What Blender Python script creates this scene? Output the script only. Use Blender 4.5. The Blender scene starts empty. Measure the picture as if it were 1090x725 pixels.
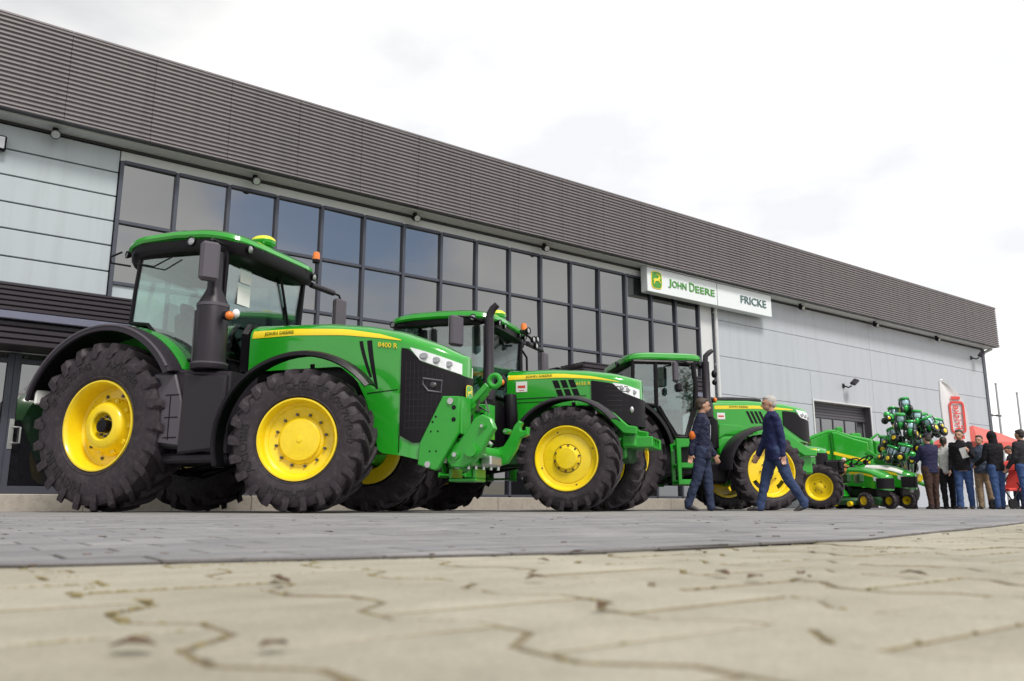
import bpy, bmesh, math, random
from mathutils import Vector, Matrix
random.seed(7)
R=math.radians; PI=math.pi
sc=bpy.context.scene
col=sc.collection

# ------------------------------------------------------------------ mesh builder
class MB:
    def __init__(s): s.v=[]; s.f=[]; s.mi=[]
    def add(s,vs,fs,mi=0,M=None):
        b=len(s.v)
        for p in vs:
            p=Vector(p)
            s.v.append(tuple(M@p) if M is not None else tuple(p))
        for f in fs: s.f.append(tuple(i+b for i in f)); s.mi.append(mi)
    def box(s,x0,x1,y0,y1,z0,z1,bev=0.0,mi=0,M=None):
        if bev<=0:
            vs=[(x,y,z) for x in(x0,x1) for y in(y0,y1) for z in(z0,z1)]
            fs=[(0,1,3,2),(4,6,7,5),(0,4,5,1),(2,3,7,6),(0,2,6,4),(1,5,7,3)]
            s.add(vs,fs,mi,M); return
        b=min(bev,abs(x1-x0)*.45,abs(y1-y0)*.45,abs(z1-z0)*.45)
        X=(x0,x1);Y=(y0,y1);Z=(z0,z1); vs=[]; idx={}
        for i in(0,1):
            for j in(0,1):
                for k in(0,1):
                    sx=b if i==0 else -b; sy=b if j==0 else -b; sz=b if k==0 else -b
                    idx[i,j,k]=len(vs)
                    vs+=[(X[i],Y[j]+sy,Z[k]+sz),(X[i]+sx,Y[j],Z[k]+sz),(X[i]+sx,Y[j]+sy,Z[k])]
        fs=[]
        for i in(0,1): fs.append((idx[i,0,0],idx[i,1,0],idx[i,1,1],idx[i,0,1]))
        for j in(0,1): fs.append(tuple(q+1 for q in(idx[0,j,0],idx[1,j,0],idx[1,j,1],idx[0,j,1])))
        for k in(0,1): fs.append(tuple(q+2 for q in(idx[0,0,k],idx[1,0,k],idx[1,1,k],idx[0,1,k])))
        for j in(0,1):
            for k in(0,1):
                a,c=idx[0,j,k],idx[1,j,k]; fs.append((a+1,c+1,c+2,a+2))
        for i in(0,1):
            for k in(0,1):
                a,c=idx[i,0,k],idx[i,1,k]; fs.append((a,c,c+2,a+2))
        for i in(0,1):
            for j in(0,1):
                a,c=idx[i,j,0],idx[i,j,1]; fs.append((a,c,c+1,a+1))
        for q in idx.values(): fs.append((q,q+1,q+2))
        s.add(vs,fs,mi,M)
    def obox(s,c,size,rot=None,bev=0.0,mi=0):
        M=Matrix.Translation(Vector(c))
        if rot is not None: M=M@rot.to_4x4()
        a,b,d=size[0]/2,size[1]/2,size[2]/2
        s.box(-a,a,-b,b,-d,d,bev,mi,M)
    def beam(s,p0,p1,w,h,bev=0.0,mi=0,up=(0,0,1)):
        p0=Vector(p0);p1=Vector(p1);x=(p1-p0);L=x.length;x.normalize()
        u=Vector(up)
        if abs(x.dot(u))>.98: u=Vector((1,0,0))
        y=u.cross(x).normalized(); z=x.cross(y)
        M=Matrix((x,y,z)).transposed()
        s.obox((p0+p1)/2,(L,w,h),M,bev,mi)
    def rings(s,rs,cap=True,mi=0,closed=True,loop=False):
        n=len(rs[0]); vs=[p for r in rs for p in r]; fs=[]
        m=len(rs)
        for i in range(m if loop else m-1):
            a=i*n; b=((i+1)%m)*n
            for j in range(n if closed else n-1):
                k=(j+1)%n; fs.append((a+j,a+k,b+k,b+j))
        if cap and not loop and closed:
            fs.append(tuple(range(n))[::-1]); fs.append(tuple((m-1)*n+j for j in range(n)))
        s.add(vs,fs,mi)
    def tube(s,pts,r,seg=10,mi=0,loop=False,flat=None):
        pts=[Vector(p) for p in pts]; n=len(pts)
        rr=r if isinstance(r,(list,tuple)) else [r]*n
        rs=[]; prev=None
        for i,p in enumerate(pts):
            if loop: t=pts[(i+1)%n]-pts[i-1]
            else: t=pts[min(i+1,n-1)]-pts[max(i-1,0)]
            t.normalize()
            if prev is None:
                u=Vector((0,0,1)) if abs(t.z)<.9 else Vector((1,0,0))
                a=t.cross(u).normalized()
            else: a=(prev-t*prev.dot(t)).normalized()
            prev=a; b=t.cross(a)
            rs.append([p+(a*math.cos(2*PI*k/seg)+b*math.sin(2*PI*k/seg))*rr[i] for k in range(seg)])
        s.rings(rs,True,mi,True,loop)
    def cyl(s,p0,p1,r0,r1=None,seg=16,mi=0): s.tube([p0,p1],[r0,r0 if r1 is None else r1],seg,mi)
    def lathe(s,prof,o=(0,0,0),axis=(0,0,1),seg=32,mi=0,cap=True):
        ax=Vector(axis).normalized(); u=Vector((1,0,0)) if abs(ax.x)<.9 else Vector((0,0,1))
        u=(u-ax*u.dot(ax)).normalized(); w=ax.cross(u); o=Vector(o)
        rs=[[o+ax*h+(u*math.cos(2*PI*k/seg)+w*math.sin(2*PI*k/seg))*max(r,1e-4) for k in range(seg)] for r,h in prof]
        s.rings(rs,cap,mi)
    def ell(s,c,r,seg=14,mi=0,M=None):
        c=Vector(c); vs=[];fs=[];m=max(6,seg//2)
        rs=[]
        for i in range(m+1):
            th=PI*i/m; q=max(math.sin(th),1e-3)
            ring=[]
            for k in range(seg):
                p=Vector((r[0]*q*math.cos(2*PI*k/seg),r[1]*q*math.sin(2*PI*k/seg),r[2]*math.cos(th)))
                if M is not None: p=M@p
                ring.append(c+p)
            rs.append(ring)
        s.rings(rs,True,mi)
    def capsule(s,p0,p1,r0,r1,seg=10,mi=0):
        p0=Vector(p0);p1=Vector(p1);t=(p1-p0).normalized()
        pts=[];rr=[]
        for a in(-85,-55,-25): pts.append(p0+t*math.sin(R(a))*r0); rr.append(r0*math.cos(R(a)))
        pts.append(p0);rr.append(r0);pts.append(p1);rr.append(r1)
        for a in(25,55,85): pts.append(p1+t*math.sin(R(a))*r1); rr.append(r1*math.cos(R(a)))
        s.tube(pts,rr,seg,mi)
    def prism(s,poly,y0,y1,mi=0,bev=0.0,plane='xz'):
        """poly of (a,b) extruded between y0 and y1 (third axis)"""
        n=len(poly)
        def P(a,b,y): return (a,y,b) if plane=='xz' else ((a,b,y) if plane=='xy' else (y,a,b))
        if bev<=0:
            s.rings([[P(a,b,y) for a,b in poly] for y in(y0,y1)],True,mi); return
        ar=sum(poly[i][0]*poly[(i+1)%n][1]-poly[(i+1)%n][0]*poly[i][1] for i in range(n)); sg=1 if ar>0 else -1
        ins=[]
        for i in range(n):
            p=Vector(poly[i-1]);q=Vector(poly[i]);r=Vector(poly[(i+1)%n])
            e1=(q-p).normalized();e2=(r-q).normalized()
            n1=Vector((-e1.y,e1.x))*sg;n2=Vector((-e2.y,e2.x))*sg
            b=(n1+n2); k=max(b.length_squared/2,.35); ins.append(q+b/k*bev*.999)
        d=bev if y1>y0 else -bev
        s.rings([[P(a,b,y0) for a,b in ins],[P(a,b,y0+d) for a,b in poly],[P(a,b,y1-d) for a,b in poly],[P(a,b,y1) for a,b in ins]],True,mi)
    def shell(s,rows,t,mi=0):
        """open grid of points -> thick shell, t = offset vector function or Vector list"""
        m=len(rows);n=len(rows[0]); rows=[[Vector(p) for p in r] for r in rows]
        off=[]
        for i in range(m):
            r=[]
            for j in range(n):
                a=rows[min(i+1,m-1)][j]-rows[max(i-1,0)][j]; b=rows[i][min(j+1,n-1)]-rows[i][max(j-1,0)]
                nn=a.cross(b)
                nn=nn.normalized() if nn.length>1e-12 else Vector((0,0,1))
                r.append(rows[i][j]+nn*t)
            off.append(r)
        vs=[p for r in rows for p in r]+[p for r in off for p in r]; N=m*n; fs=[]
        for i in range(m-1):
            for j in range(n-1):
                a=i*n+j; fs.append((a,a+1,a+n+1,a+n)); fs.append((N+a,N+a+n,N+a+n+1,N+a+1))
        for j in range(n-1):
            fs.append((j,N+j,N+j+1,j+1)); a=(m-1)*n+j; fs.append((a,a+1,N+a+1,N+a))
        for i in range(m-1):
            a=i*n; fs.append((a,a+n,N+a+n,N+a)); a=i*n+n-1; fs.append((a,N+a,N+a+n,a+n))
        s.add(vs,fs,mi)
    def merge(s,o,M=None,mi=None):
        b=len(s.v)
        s.v+=[tuple(M@Vector(p)) if M is not None else p for p in o.v]
        s.f+=[tuple(i+b for i in f) for f in o.f]
        s.mi+=[mi if mi is not None else q for q in o.mi]

def mesh_of(name,mb,mats,smooth=True,ang=35,recalc=True):
    me=bpy.data.meshes.new(name); me.from_pydata(mb.v,[],mb.f)
    if not isinstance(mats,(list,tuple)): mats=[mats]
    for m in mats: me.materials.append(m)
    me.polygons.foreach_set('material_index',[min(i,len(mats)-1) for i in mb.mi])
    if recalc:
        bm=bmesh.new(); bm.from_mesh(me); bmesh.ops.recalc_face_normals(bm,faces=bm.faces); bm.to_mesh(me); bm.free()
    me.update()
    if smooth:
        me.polygons.foreach_set('use_smooth',[True]*len(me.polygons))
        me.set_sharp_from_angle(angle=R(ang))
    return me
def obj(name,mb,mats,parent=None,smooth=True,ang=35):
    o=bpy.data.objects.new(name,mesh_of(name,mb,mats,smooth,ang)); col.objects.link(o)
    if parent is not None: o.parent=parent
    return o
def tag(o,label=None,cat=None,group=None,kind=None):
    if label: o['label']=label
    if cat: o['category']=cat
    if group: o['group']=group
    if kind: o['kind']=kind
    return o
def thing(name,label,cat,loc=(0,0,0),rz=0.0,group=None,scale=1.0):
    o=bpy.data.objects.new(name,None); col.objects.link(o); o.location=loc; o.rotation_euler=(0,0,rz); o.scale=(scale,)*3
    o.empty_display_size=.2
    return tag(o,label,cat,group)
def dup(o,parent=None,loc=None,rot=None,label=None,scale=None):
    c=o.copy(); col.objects.link(c)
    if parent is not None: c.parent=parent
    if loc is not None: c.location=loc
    if rot is not None: c.rotation_euler=rot
    if scale is not None: c.scale=(scale,)*3
    if label: c['label']=label
    for ch in list(o.children): dup(ch,c)
    return c

_tc={}
def text_mb(txt,h=None,w=None,depth=.004,bold=False,sx=1.0,center=False):
    """text as MB in xy plane, z = extrusion"""
    cu=bpy.data.curves.new('txt','FONT'); cu.body=txt; cu.size=1; cu.extrude=.5; cu.resolution_u=3
    if bold: cu.offset=.008
    ob=bpy.data.objects.new('txt',cu); col.objects.link(ob)
    bpy.context.view_layer.update()
    dg=bpy.context.evaluated_depsgraph_get()
    me=bpy.data.meshes.new_from_object(ob.evaluated_get(dg))
    mb=MB(); vs=[tuple(v.co) for v in me.vertices]; fs=[tuple(p.vertices) for p in me.polygons]
    bpy.data.objects.remove(ob); bpy.data.curves.remove(cu); bpy.data.meshes.remove(me)
    x0=min(v[0] for v in vs);x1=max(v[0] for v in vs);y0=min(v[1] for v in vs);y1=max(v[1] for v in vs)
    sy=(h/(y1-y0)) if h else (w/(x1-x0)); sxx=(w/(x1-x0)) if w else sy*sx
    ox=(x0+x1)/2 if center else x0
    mb.add([((v[0]-ox)*sxx,(v[1]-y0)*sy,(v[2])*depth) for v in vs],fs)
    return mb

# ------------------------------------------------------------------ materials
def newmat(name):
    m=bpy.data.materials.new(name); m.use_nodes=True; nt=m.node_tree; nt.nodes.clear()
    out=nt.nodes.new('ShaderNodeOutputMaterial'); return m,nt,out
def N(nt,t,**k):
    n=nt.nodes.new(t)
    for a,b in k.items():
        if a in n.inputs.keys(): n.inputs[a].default_value=b
        else: setattr(n,a,b)
    return n
def mat(name,c,rough=.5,metal=0.0,coat=0.0,var=.12,vs=6.0,bump=0.0,bs=40.0,spec=.5,rvar=.1,dirt=None,dirt_amt=0.0,streak=False):
    m,nt,out=newmat(name); L=nt.links.new
    p=N(nt,'ShaderNodeBsdfPrincipled'); p.inputs['Roughness'].default_value=rough; p.inputs['Metallic'].default_value=metal
    p.inputs['Coat Weight'].default_value=coat; p.inputs['Coat Roughness'].default_value=.08; p.inputs['Specular IOR Level'].default_value=spec
    tc=N(nt,'ShaderNodeTexCoord'); nz=N(nt,'ShaderNodeTexNoise'); nz.inputs['Scale'].default_value=vs; nz.inputs['Detail'].default_value=6
    nz.inputs['Roughness'].default_value=.65
    L(tc.outputs['Object'],nz.inputs['Vector'])
    mx=N(nt,'ShaderNodeMix',data_type='RGBA'); 
    a=tuple(x*(1-var) for x in c)+(1,); b=tuple(min(1,x*(1+var)) for x in c)+(1,)
    mx.inputs[6].default_value=a; mx.inputs[7].default_value=b
    L(nz.outputs['Fac'],mx.inputs[0]); src=mx.outputs[2]
    if dirt:
        n2=N(nt,'ShaderNodeTexNoise'); n2.inputs['Scale'].default_value=vs*2.7; n2.inputs['Detail'].default_value=8; n2.inputs['Roughness'].default_value=.7
        
        if streak:
            mp=N(nt,'ShaderNodeMapping'); mp.inputs['Scale'].default_value=(2.2,2.2,.10); L(tc.outputs['Object'],mp.inputs[0]); L(mp.outputs[0],n2.inputs['Vector'])
        else: L(tc.outputs['Object'],n2.inputs['Vector'])
        cr=N(nt,'ShaderNodeValToRGB'); cr.color_ramp.elements[0].position=.48; cr.color_ramp.elements[1].position=.72
        cr.color_ramp.elements[1].color=(dirt_amt,)*3+(1,); cr.color_ramp.elements[0].color=(0,0,0,1)
        L(n2.outputs['Fac'],cr.inputs[0])
        m2=N(nt,'ShaderNodeMix',data_type='RGBA'); m2.inputs[7].default_value=tuple(dirt)+(1,)
        L(cr.outputs[0],m2.inputs[0]); L(src,m2.inputs[6]); src=m2.outputs[2]
    L(src,p.inputs['Base Color'])
    mr=N(nt,'ShaderNodeMapRange'); mr.inputs['To Min'].default_value=max(.02,rough-rvar); mr.inputs['To Max'].default_value=min(1,rough+rvar)
    L(nz.outputs['Fac'],mr.inputs['Value']); L(mr.outputs[0],p.inputs['Roughness'])
    if bump>0:
        bn=N(nt,'ShaderNodeTexNoise'); bn.inputs['Scale'].default_value=bs; bn.inputs['Detail'].default_value=5
        L(tc.outputs['Object'],bn.inputs['Vector'])
        bp=N(nt,'ShaderNodeBump'); bp.inputs['Strength'].default_value=bump; bp.inputs['Distance'].default_value=.01
        L(bn.outputs['Fac'],bp.inputs['Height']); L(bp.outputs[0],p.inputs['Normal'])
    L(p.outputs[0],out.inputs[0]); return m
def glassmat(name,tint,refl=.12):
    m,nt,out=newmat(name); L=nt.links.new
    t=N(nt,'ShaderNodeBsdfTransparent'); t.inputs[0].default_value=tuple(tint)+(1,)
    g=N(nt,'ShaderNodeBsdfGlossy'); g.inputs['Roughness'].default_value=.02; g.inputs[0].default_value=(1,1,1,1)
    lw=N(nt,'ShaderNodeLayerWeight'); lw.inputs[0].default_value=.25
    mr=N(nt,'ShaderNodeMapRange'); mr.inputs['To Min'].default_value=refl; mr.inputs['To Max'].default_value=.9
    L(lw.outputs['Fresnel'],mr.inputs['Value'])
    mx=N(nt,'ShaderNodeMixShader'); L(mr.outputs[0],mx.inputs[0]); L(t.outputs[0],mx.inputs[1]); L(g.outputs[0],mx.inputs[2])
    L(mx.outputs[0],out.inputs[0]); return m

M={}
M['green']=mat('green_paint',(.018,.34,.018),.22,coat=1.0,var=.08,vs=3,dirt=(.04,.24,.04),dirt_amt=.12)
M['green2']=mat('green_cast_paint',(.020,.33,.022),.36,coat=.3,var=.12,vs=9,bump=.05,bs=60)
M['green_dark']=mat('dark_green_chassis',(.012,.075,.018),.5,var=.3,vs=7,dirt=(.03,.025,.02),dirt_amt=.5)
M['yellow']=mat('yellow_paint',(.90,.66,.010),.32,coat=.4,var=.07,vs=5,dirt=(.45,.30,.03),dirt_amt=.22)
M['stripe']=mat('yellow_decal',(.88,.67,.02),.3,coat=.4,var=.04)
M['tyre']=mat('tyre_rubber',(.034,.027,.033),.58,var=.3,vs=5,bump=.25,bs=90,spec=.3,dirt=(.12,.10,.105),dirt_amt=.4)
M['tyretxt']=mat('tyre_lettering',(.014,.012,.014),.55,var=.2)
M['black']=mat('black_plastic',(.005,.0038,.006),.40,var=.25,vs=5,bump=.04,bs=200,spec=.25)
M['plum']=mat('dark_grey_plastic',(.024,.0195,.027),.42,var=.2,vs=4,bump=.06,bs=220,spec=.32)
M['plum2']=mat('mid_grey_plastic',(.080,.070,.088),.48,var=.14,vs=4,bump=.06,bs=220)
M['grille']=mat('grille_black',(.006,.0045,.007),.5,var=.3,vs=12,bump=.1,bs=160,spec=.25)
M['steel']=mat('steel',(.55,.55,.55),.3,metal=.9,var=.1)
M['dsteel']=mat('dark_steel',(.10,.095,.10),.42,metal=.6,var=.2)
M['lens']=mat('lamp_lens',(.78,.80,.82),.08,coat=1.0,var=.18,vs=25)
M['lensd']=mat('lamp_reflector',(.42,.43,.45),.2,metal=.6,var=.3,vs=40)
M['orange']=mat('amber_lens',(.85,.20,.02),.2,coat=.6,var=.1)
M['gpsy']=mat('receiver_yellow',(.70,.72,.04),.35,var=.06)
M['paper']=mat('paper',(.75,.76,.74),.7,var=.06,vs=20)
M['seat']=mat('seat_fabric',(.03,.03,.032),.8,var=.2)
M['cabglass']=glassmat('cab_glass',(.74,.86,.83),.13)
M['white']=mat('white_plastic',(.78,.78,.76),.4,var=.05)
M['red']=mat('red_fabric',(.62,.05,.04),.6,var=.1)
# ------------------------------------------------------------------ wheels
def tyre_mb(Rd,w,rr,lugs=20,text=()):
    mb=MB(); hw=w/2; lh=.042*Rd/.8+.008; Rc=Rd-lh; d=Rc-rr
    half=[(.74,rr-.004),(.90,rr+.10*d),(.985,rr+.30*d),(1.0,rr+.48*d),(.985,rr+.68*d),(.93,rr+.86*d),(.84,Rc-.012),(.5,Rc-.002),(0,Rc)]
    prof=[(r,-h*hw) for h,r in half]+[(r,h*hw) for h,r in half[::-1][1:]]
    mb.lathe(prof,(0,0,0),(0,1,0),72,0,False)
    # a thin bead ring pattern on the side walls
    for s in(-1,1):
        mb.lathe([(rr+.10*d,s*hw*.895),(rr+.11*d,s*hw*.93),(rr+.13*d,s*hw*.935),(rr+.15*d,s*hw*.915)],(0,0,0),(0,1,0),72,0,False)
    sw=.95*hw/Rd
    for s in(-1,1):
        for i in range(lugs):
            ph=2*PI*i/lugs+(PI/lugs if s>0 else 0)
            rs=[]
            for t,hh,top,base,th in((0,-.05,Rd-.006,Rc-.02,.026),(.25,.22,Rd,Rc-.02,.029),(.55,.52,Rd,Rc-.02,.033),(.82,.80,Rd-.004,Rc-.03,.038),(.95,.965,Rd-.016,Rc-.06,.042),(1.02,1.03,Rc-.022,Rc-.09,.040),(1.06,1.035,Rc-.075*Rd/.8,Rc-.11*Rd/.8,.030)):
                f=ph+sw*(t**.9); h=s*hw*hh; a=th*Rd/.8*20/max(lugs,20)*.96; k=[]
                for dr,rad in((-a*1.35,base),(-a,top),(a,top),(a*1.35,base)):
                    an=f+dr/Rd
                    k.append((rad*math.cos(an),h,rad*math.sin(an)))
                rs.append(k)
            mb.rings(rs)
    for txt,phi0,hgt,rmid in text:
        tm=text_mb(txt,h=hgt,depth=1,sx=1.15)
        wd=max(p[0] for p in tm.v)
        vs=[]
        for x,y,z in tm.v:
            an=phi0-(x-wd/2)/rmid; rad=rmid-hgt/2+y
            # outer face is -y
            vs.append((rad*math.cos(an),-(hw*(1.022 if z>0 else .94)),rad*math.sin(an)))
        mb.add(vs,tm.f,1)
    return mb
def wheel(parent,loc,side,Rd,w,rr,style,lugs=20,steer=0.0,text=()):
    """side -1: right (outer face toward -y)"""
    key=(Rd,w,rr,style,lugs,text,side)
    hw=w/2; rim=MB(); hub=MB(); ax=(0,1,0)
    S=-1  # build outer face at -y, then mirror by rotation for left wheels
    def P(l): return [(r*rr,S*h*hw) for r,h in l]
    if style=='deep':      # rear wheel with cast centre
        rim.lathe(P([(1.0,.70),(1.035,.80),(1.02,.88),(.985,.88),(.955,.80),(.93,.66),(.915,.30),(.90,.05),(.86,-.02),(.62,-.06),(.60,-.2),(.60,-.9),(.9,-.95),(1.0,-.9)]),(0,0,0),ax,64,0,False)
        hub.lathe(P([(.66,-.10),(.66,.02),(.64,.10),(.585,.20),(.555,.40),(.52,.55),(.46,.62),(.33,.63),(.30,.58),(.29,.30),(.0,.28)]),(0,0,0),ax,48,0,False)
        for k in range(10):
            a=2*PI*k/10; rim_r=.74*rr
            rim.cyl((rim_r*math.cos(a),S*hw*-.06,rim_r*math.sin(a)),(rim_r*math.cos(a),S*hw*.02,rim_r*math.sin(a)),.022,seg=8,mi=1)
            b=.60*rr; hub.obox((b*math.cos(a),S*hw*.20,b*math.sin(a)),(.11*rr,.08*hw*2,.12*rr),Matrix.Rotation(-a,3,'Y'),.012)
        for k in range(10):
            a=2*PI*(k+.5)/10; b=.22*rr
            hub.cyl((b*math.cos(a),S*hw*.28,b*math.sin(a)),(b*math.cos(a),S*hw*.42,b*math.sin(a)),.02,seg=6,mi=1)
        hub.lathe([(.085,S*hw*.25),(.085,S*hw*.62),(.07,S*hw*.64),(.0,S*hw*.64)],(0,0,0),ax,20,2,False)
    elif style=='front8':
        rim.lathe(P([(1.0,.70),(1.04,.80),(1.025,.90),(.985,.90),(.955,.82),(.93,.70),(.915,.52),(.86,.44),(.84,.40),(.83,.36),(.68,.28),(.60,.26),(.6,-.9),(.9,-.95),(1.0,-.9)]),(0,0,0),ax,64,0,False)
        hub.lathe(P([(.60,.10),(.60,.30),(.56,.36),(.52,.38),(.52,.50),(.50,.53),(.20,.56),(.07,.57),(.06,.60),(0,.605)]),(0,0,0),ax,48,0,False)
        for k in range(12):
            a=2*PI*k/12+.2; b=.655*rr
            hub.cyl((b*math.cos(a),S*hw*.24,b*math.sin(a)),(b*math.cos(a),S*hw*.40,b*math.sin(a)),.017,seg=6,mi=1)
        for k in range(3):
            a=2*PI*k/3+.5; b=.42*rr
            hub.cyl((b*math.cos(a),S*hw*.5,b*math.sin(a)),(b*math.cos(a),S*hw*.545,b*math.sin(a)),.013,seg=8,mi=0)
    elif style=='disc':
        rim.lathe(P([(1.0,.70),(1.04,.82),(1.02,.92),(.985,.92),(.955,.84),(.93,.76),(.90,.70),(.80,.66),(.785,.60),(.77,.60),(.765,.645),(.74,.65),(.45,.66),(.44,.3),(.5,-.9),(1.0,-.9)]),(0,0,0),ax,64,0,False)
        hub.lathe(P([(.43,.60),(.43,.67),(.37,.685),(.35,.70),(.345,.86),(.32,.90),(.08,.92),(0,.92)]),(0,0,0),ax,40,0,False)
        for k in range(10):
            a=2*PI*k/10+.2; b=.40*rr
            hub.cyl((b*math.cos(a),S*hw*.66,b*math.sin(a)),(b*math.cos(a),S*hw*.75,b*math.sin(a)),.014,seg=6,mi=1)
        for k in range(4):
            a=2*PI*k/4+.35; b=.87*rr
            rim.cyl((b*math.cos(a),S*hw*.66,b*math.sin(a)),(b*math.cos(a),S*hw*.71,b*math.sin(a)),.012,seg=8,mi=1)
    elif style=='slot':
        rim.lathe(P([(1.0,.70),(1.05,.82),(1.02,.92),(.98,.92),(.95,.82),(.92,.70),(.90,.40),(.86,.34)]),(0,0,0),ax,56,0,False)
        rim.lathe(P([(1.0,.70),(1.0,-.9),(.9,-.92),(.88,.3)]),(0,0,0),ax,56,0,False)
        # disc with four slots
        n=48
        for k in range(n):
            a0=2*PI*k/n;a1=2*PI*(k+1)/n
            slot=(k%12) in (4,5,6,7)
            segs=[(.42,.62)] if slot else [(.42,.62),(.62,.80)]
            segs+=[(.80,.87)]
            for b0,b1 in segs:
                def h(b): return .30+.10*(1-(b-.42)/.45)
                for hh in (0,):
                    q=[]
                    for dy in(0,-.09):
                        for b,a in((b0,a0),(b1,a0),(b1,a1),(b0,a1)):
                            q.append((b*rr*math.cos(a),S*hw*(h(b)+dy),b*rr*math.sin(a)))
                    rim.add(q,[(0,1,2,3),(7,6,5,4),(0,4,5,1),(1,5,6,2),(2,6,7,3),(3,7,4,0)],0)
        hub.lathe(P([(.44,.22),(.44,.40),(.38,.44),(.32,.46),(.31,.72),(.28,.76),(0,.78)]),(0,0,0),ax,36,0,False)
        for k in range(8):
            a=2*PI*k/8; b=.38*rr
            hub.cyl((b*math.cos(a),S*hw*.40,b*math.sin(a)),(b*math.cos(a),S*hw*.52,b*math.sin(a)),.012,seg=6,mi=1)
    else:                  # small plain
        rim.lathe(P([(1.0,.60),(1.06,.80),(1.02,.90),(.95,.86),(.88,.62),(.80,.45),(.5,.42),(.46,.50),(.25,.52),(.25,-.6),(1.0,-.8)]),(0,0,0),ax,36,0,False)
        hub.lathe(P([(.26,.40),(.26,.62),(.20,.68),(0,.70)]),(0,0,0),ax,20,0,False)
        for k in range(5):
            a=2*PI*k/5; b=.40*rr
            hub.cyl((b*math.cos(a),S*hw*.45,b*math.sin(a)),(b*math.cos(a),S*hw*.56,b*math.sin(a)),.008*rr/.15,seg=6,mi=1)
    ty=tyre_mb(Rd,w,rr,lugs,text if side<0 else ())
    o=obj('wheel',hub,[M['yellow'],M['dsteel'],M['black']],parent); o.location=loc
    o.rotation_euler=(0,0,steer+(PI if side>0 else 0))
    obj('tyre',ty,[M['tyre'],M['tyretxt']],o,ang=30); obj('rim',rim,[M['yellow'],M['dsteel']],o)
    return o

# ------------------------------------------------------------------ tractor bonnet surface
class Hood:
    def __init__(s,W,xn,xe,tops,sh,p=2.4,n=2.6):
        s.W=W;s.xn=xn;s.xe=xe;s.tops=tops;s.sh=sh;s.p=p;s.n=n
    def lin(s,t,x):
        if x<=t[0][0]: return t[0][1]
        for (a,b),(c,d) in zip(t,t[1:]):
            if x<=c: 
                q=(x-a)/(c-a); return b+(d-b)*q
        return t[-1][1]
    def sm(s,t,x): return (s.lin(t,x-.06)+2*s.lin(t,x)+s.lin(t,x+.06))/4
    def zt(s,x): return s.sm(s.tops,x)
    def zs(s,x): return s.zt(x)-s.lin(s.sh,x)
    def w(s,x,off=0):
        if x<=s.xn: return s.W(x)+off if callable(s.W) else s.W+off
        b=(s.W(s.xn) if callable(s.W) else s.W)+off; a=s.xe+off-s.xn; t=min(1,(x-s.xn)/a)
        return b*max(0,1-t**s.p)**(1/s.p)
    def y(s,x,z,off=0):
        w=s.w(x,off); zs=s.zs(x); zt=s.zt(x)+off
        if z<=zs: return w
        t=min(1,(z-zs)/(zt-zs)); return w*max(0,1-t**s.n)**(1/s.n)
    def body(s,x0,x1,zb,nx=40,off=0,nz=8,na=8):
        mb=MB(); rs=[]
        for i in range(nx+1):
            t=i/nx
            if x1>s.xn:
                # cosine spacing near the nose
                k=int(nx*.55)
                x=x0+(s.xn-x0)*i/k if i<=k else s.xn+(x1-s.xn)*math.sin((i-k)/(nx-k)*PI/2)
            else: x=x0+(x1-x0)*t
            w=max(s.w(x,off),.012); zs=s.zs(x);zt=s.zt(x)+off; b=min(zb(x),zs-.01)
            half=[(w,b+(zs-b)*j/nz) for j in range(nz)]
            for j in range(na+1):
                a=PI/2*j/na
                half.append((w*max(0,math.cos(a))**(2/s.n),zs+(zt-zs)*math.sin(a)**(2/s.n)))
            ring=[(x,-y,z) for y,z in half]+[(x,y,z) for y,z in half[::-1][1:]]
            rs.append(ring)
        mb.rings(rs,True)
        return mb
    def patch(s,x0,x1,zlo,zhi,off=.008,nx=14,nz=4,sides=(-1,1),t=.006):
        mb=MB()
        for sd in sides:
            rows=[]
            for i in range(nx+1):
                q=i/nx
                x=x0+(x1-x0)*q if x1<=s.xn+.02 else x0+(x1-x0)*math.sin(q*PI/2)
                a,b=zlo(x),zhi(x)
                rows.append([(x,sd*s.y(x,a+(b-a)*j/nz,off),a+(b-a)*j/nz) for j in range(nz+1)])
            mb.shell(rows,t*(-1 if sd<0 else 1))
        return mb
    def nose(s,xg,zlo,zhi,off=.01,nphi=28,nz=10):
        """wrap-around front panel from (xg,-w) round the nose to (xg,+w)"""
        mb=MB(); rows=[]
        b=(s.W(s.xn) if callable(s.W) else s.W)+off; a=s.xe+off-s.xn; p=s.p
        pts=[(xg,-s.w(xg,off))] if xg<s.xn else []
        f0=90 if xg<=s.xn else math.degrees(math.acos(min(1,((xg-s.xn)/a)**(p/2))))
        for i in range(nphi+1):
            f=R(-f0+2*f0*i/nphi); c=abs(math.cos(f))**(2/p); q=abs(math.sin(f))**(2/p)
            pts.append((s.xn+a*c,b*q*(1 if f>0 else -1)))
        if xg<s.xn: pts.append((xg,s.w(xg,off)))
        for x,y in pts:
            lo,hi=zlo(x),min(zhi(x),s.zs(min(x,s.xe))+.5)
            rows.append([(x,y,lo+(hi-lo)*j/nz) for j in range(nz+1)])
        mb.shell(rows,.012)
        return mb
def side_text(txt,x,z,hgt,y,wd=None,slope=0.0,bold=False,depth=.004):
    """text on the right hand side of a vehicle (outer -y), reading towards +x"""
    t=text_mb(txt,h=hgt,w=wd,depth=depth,bold=bold); mb=MB()
    yy=(lambda q:y) if not callable(y) else y
    mb.add([(x+a,yy(x+a)-c-.003,z+b+slope*a) for a,b,c in t.v],t.f); return mb
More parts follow.
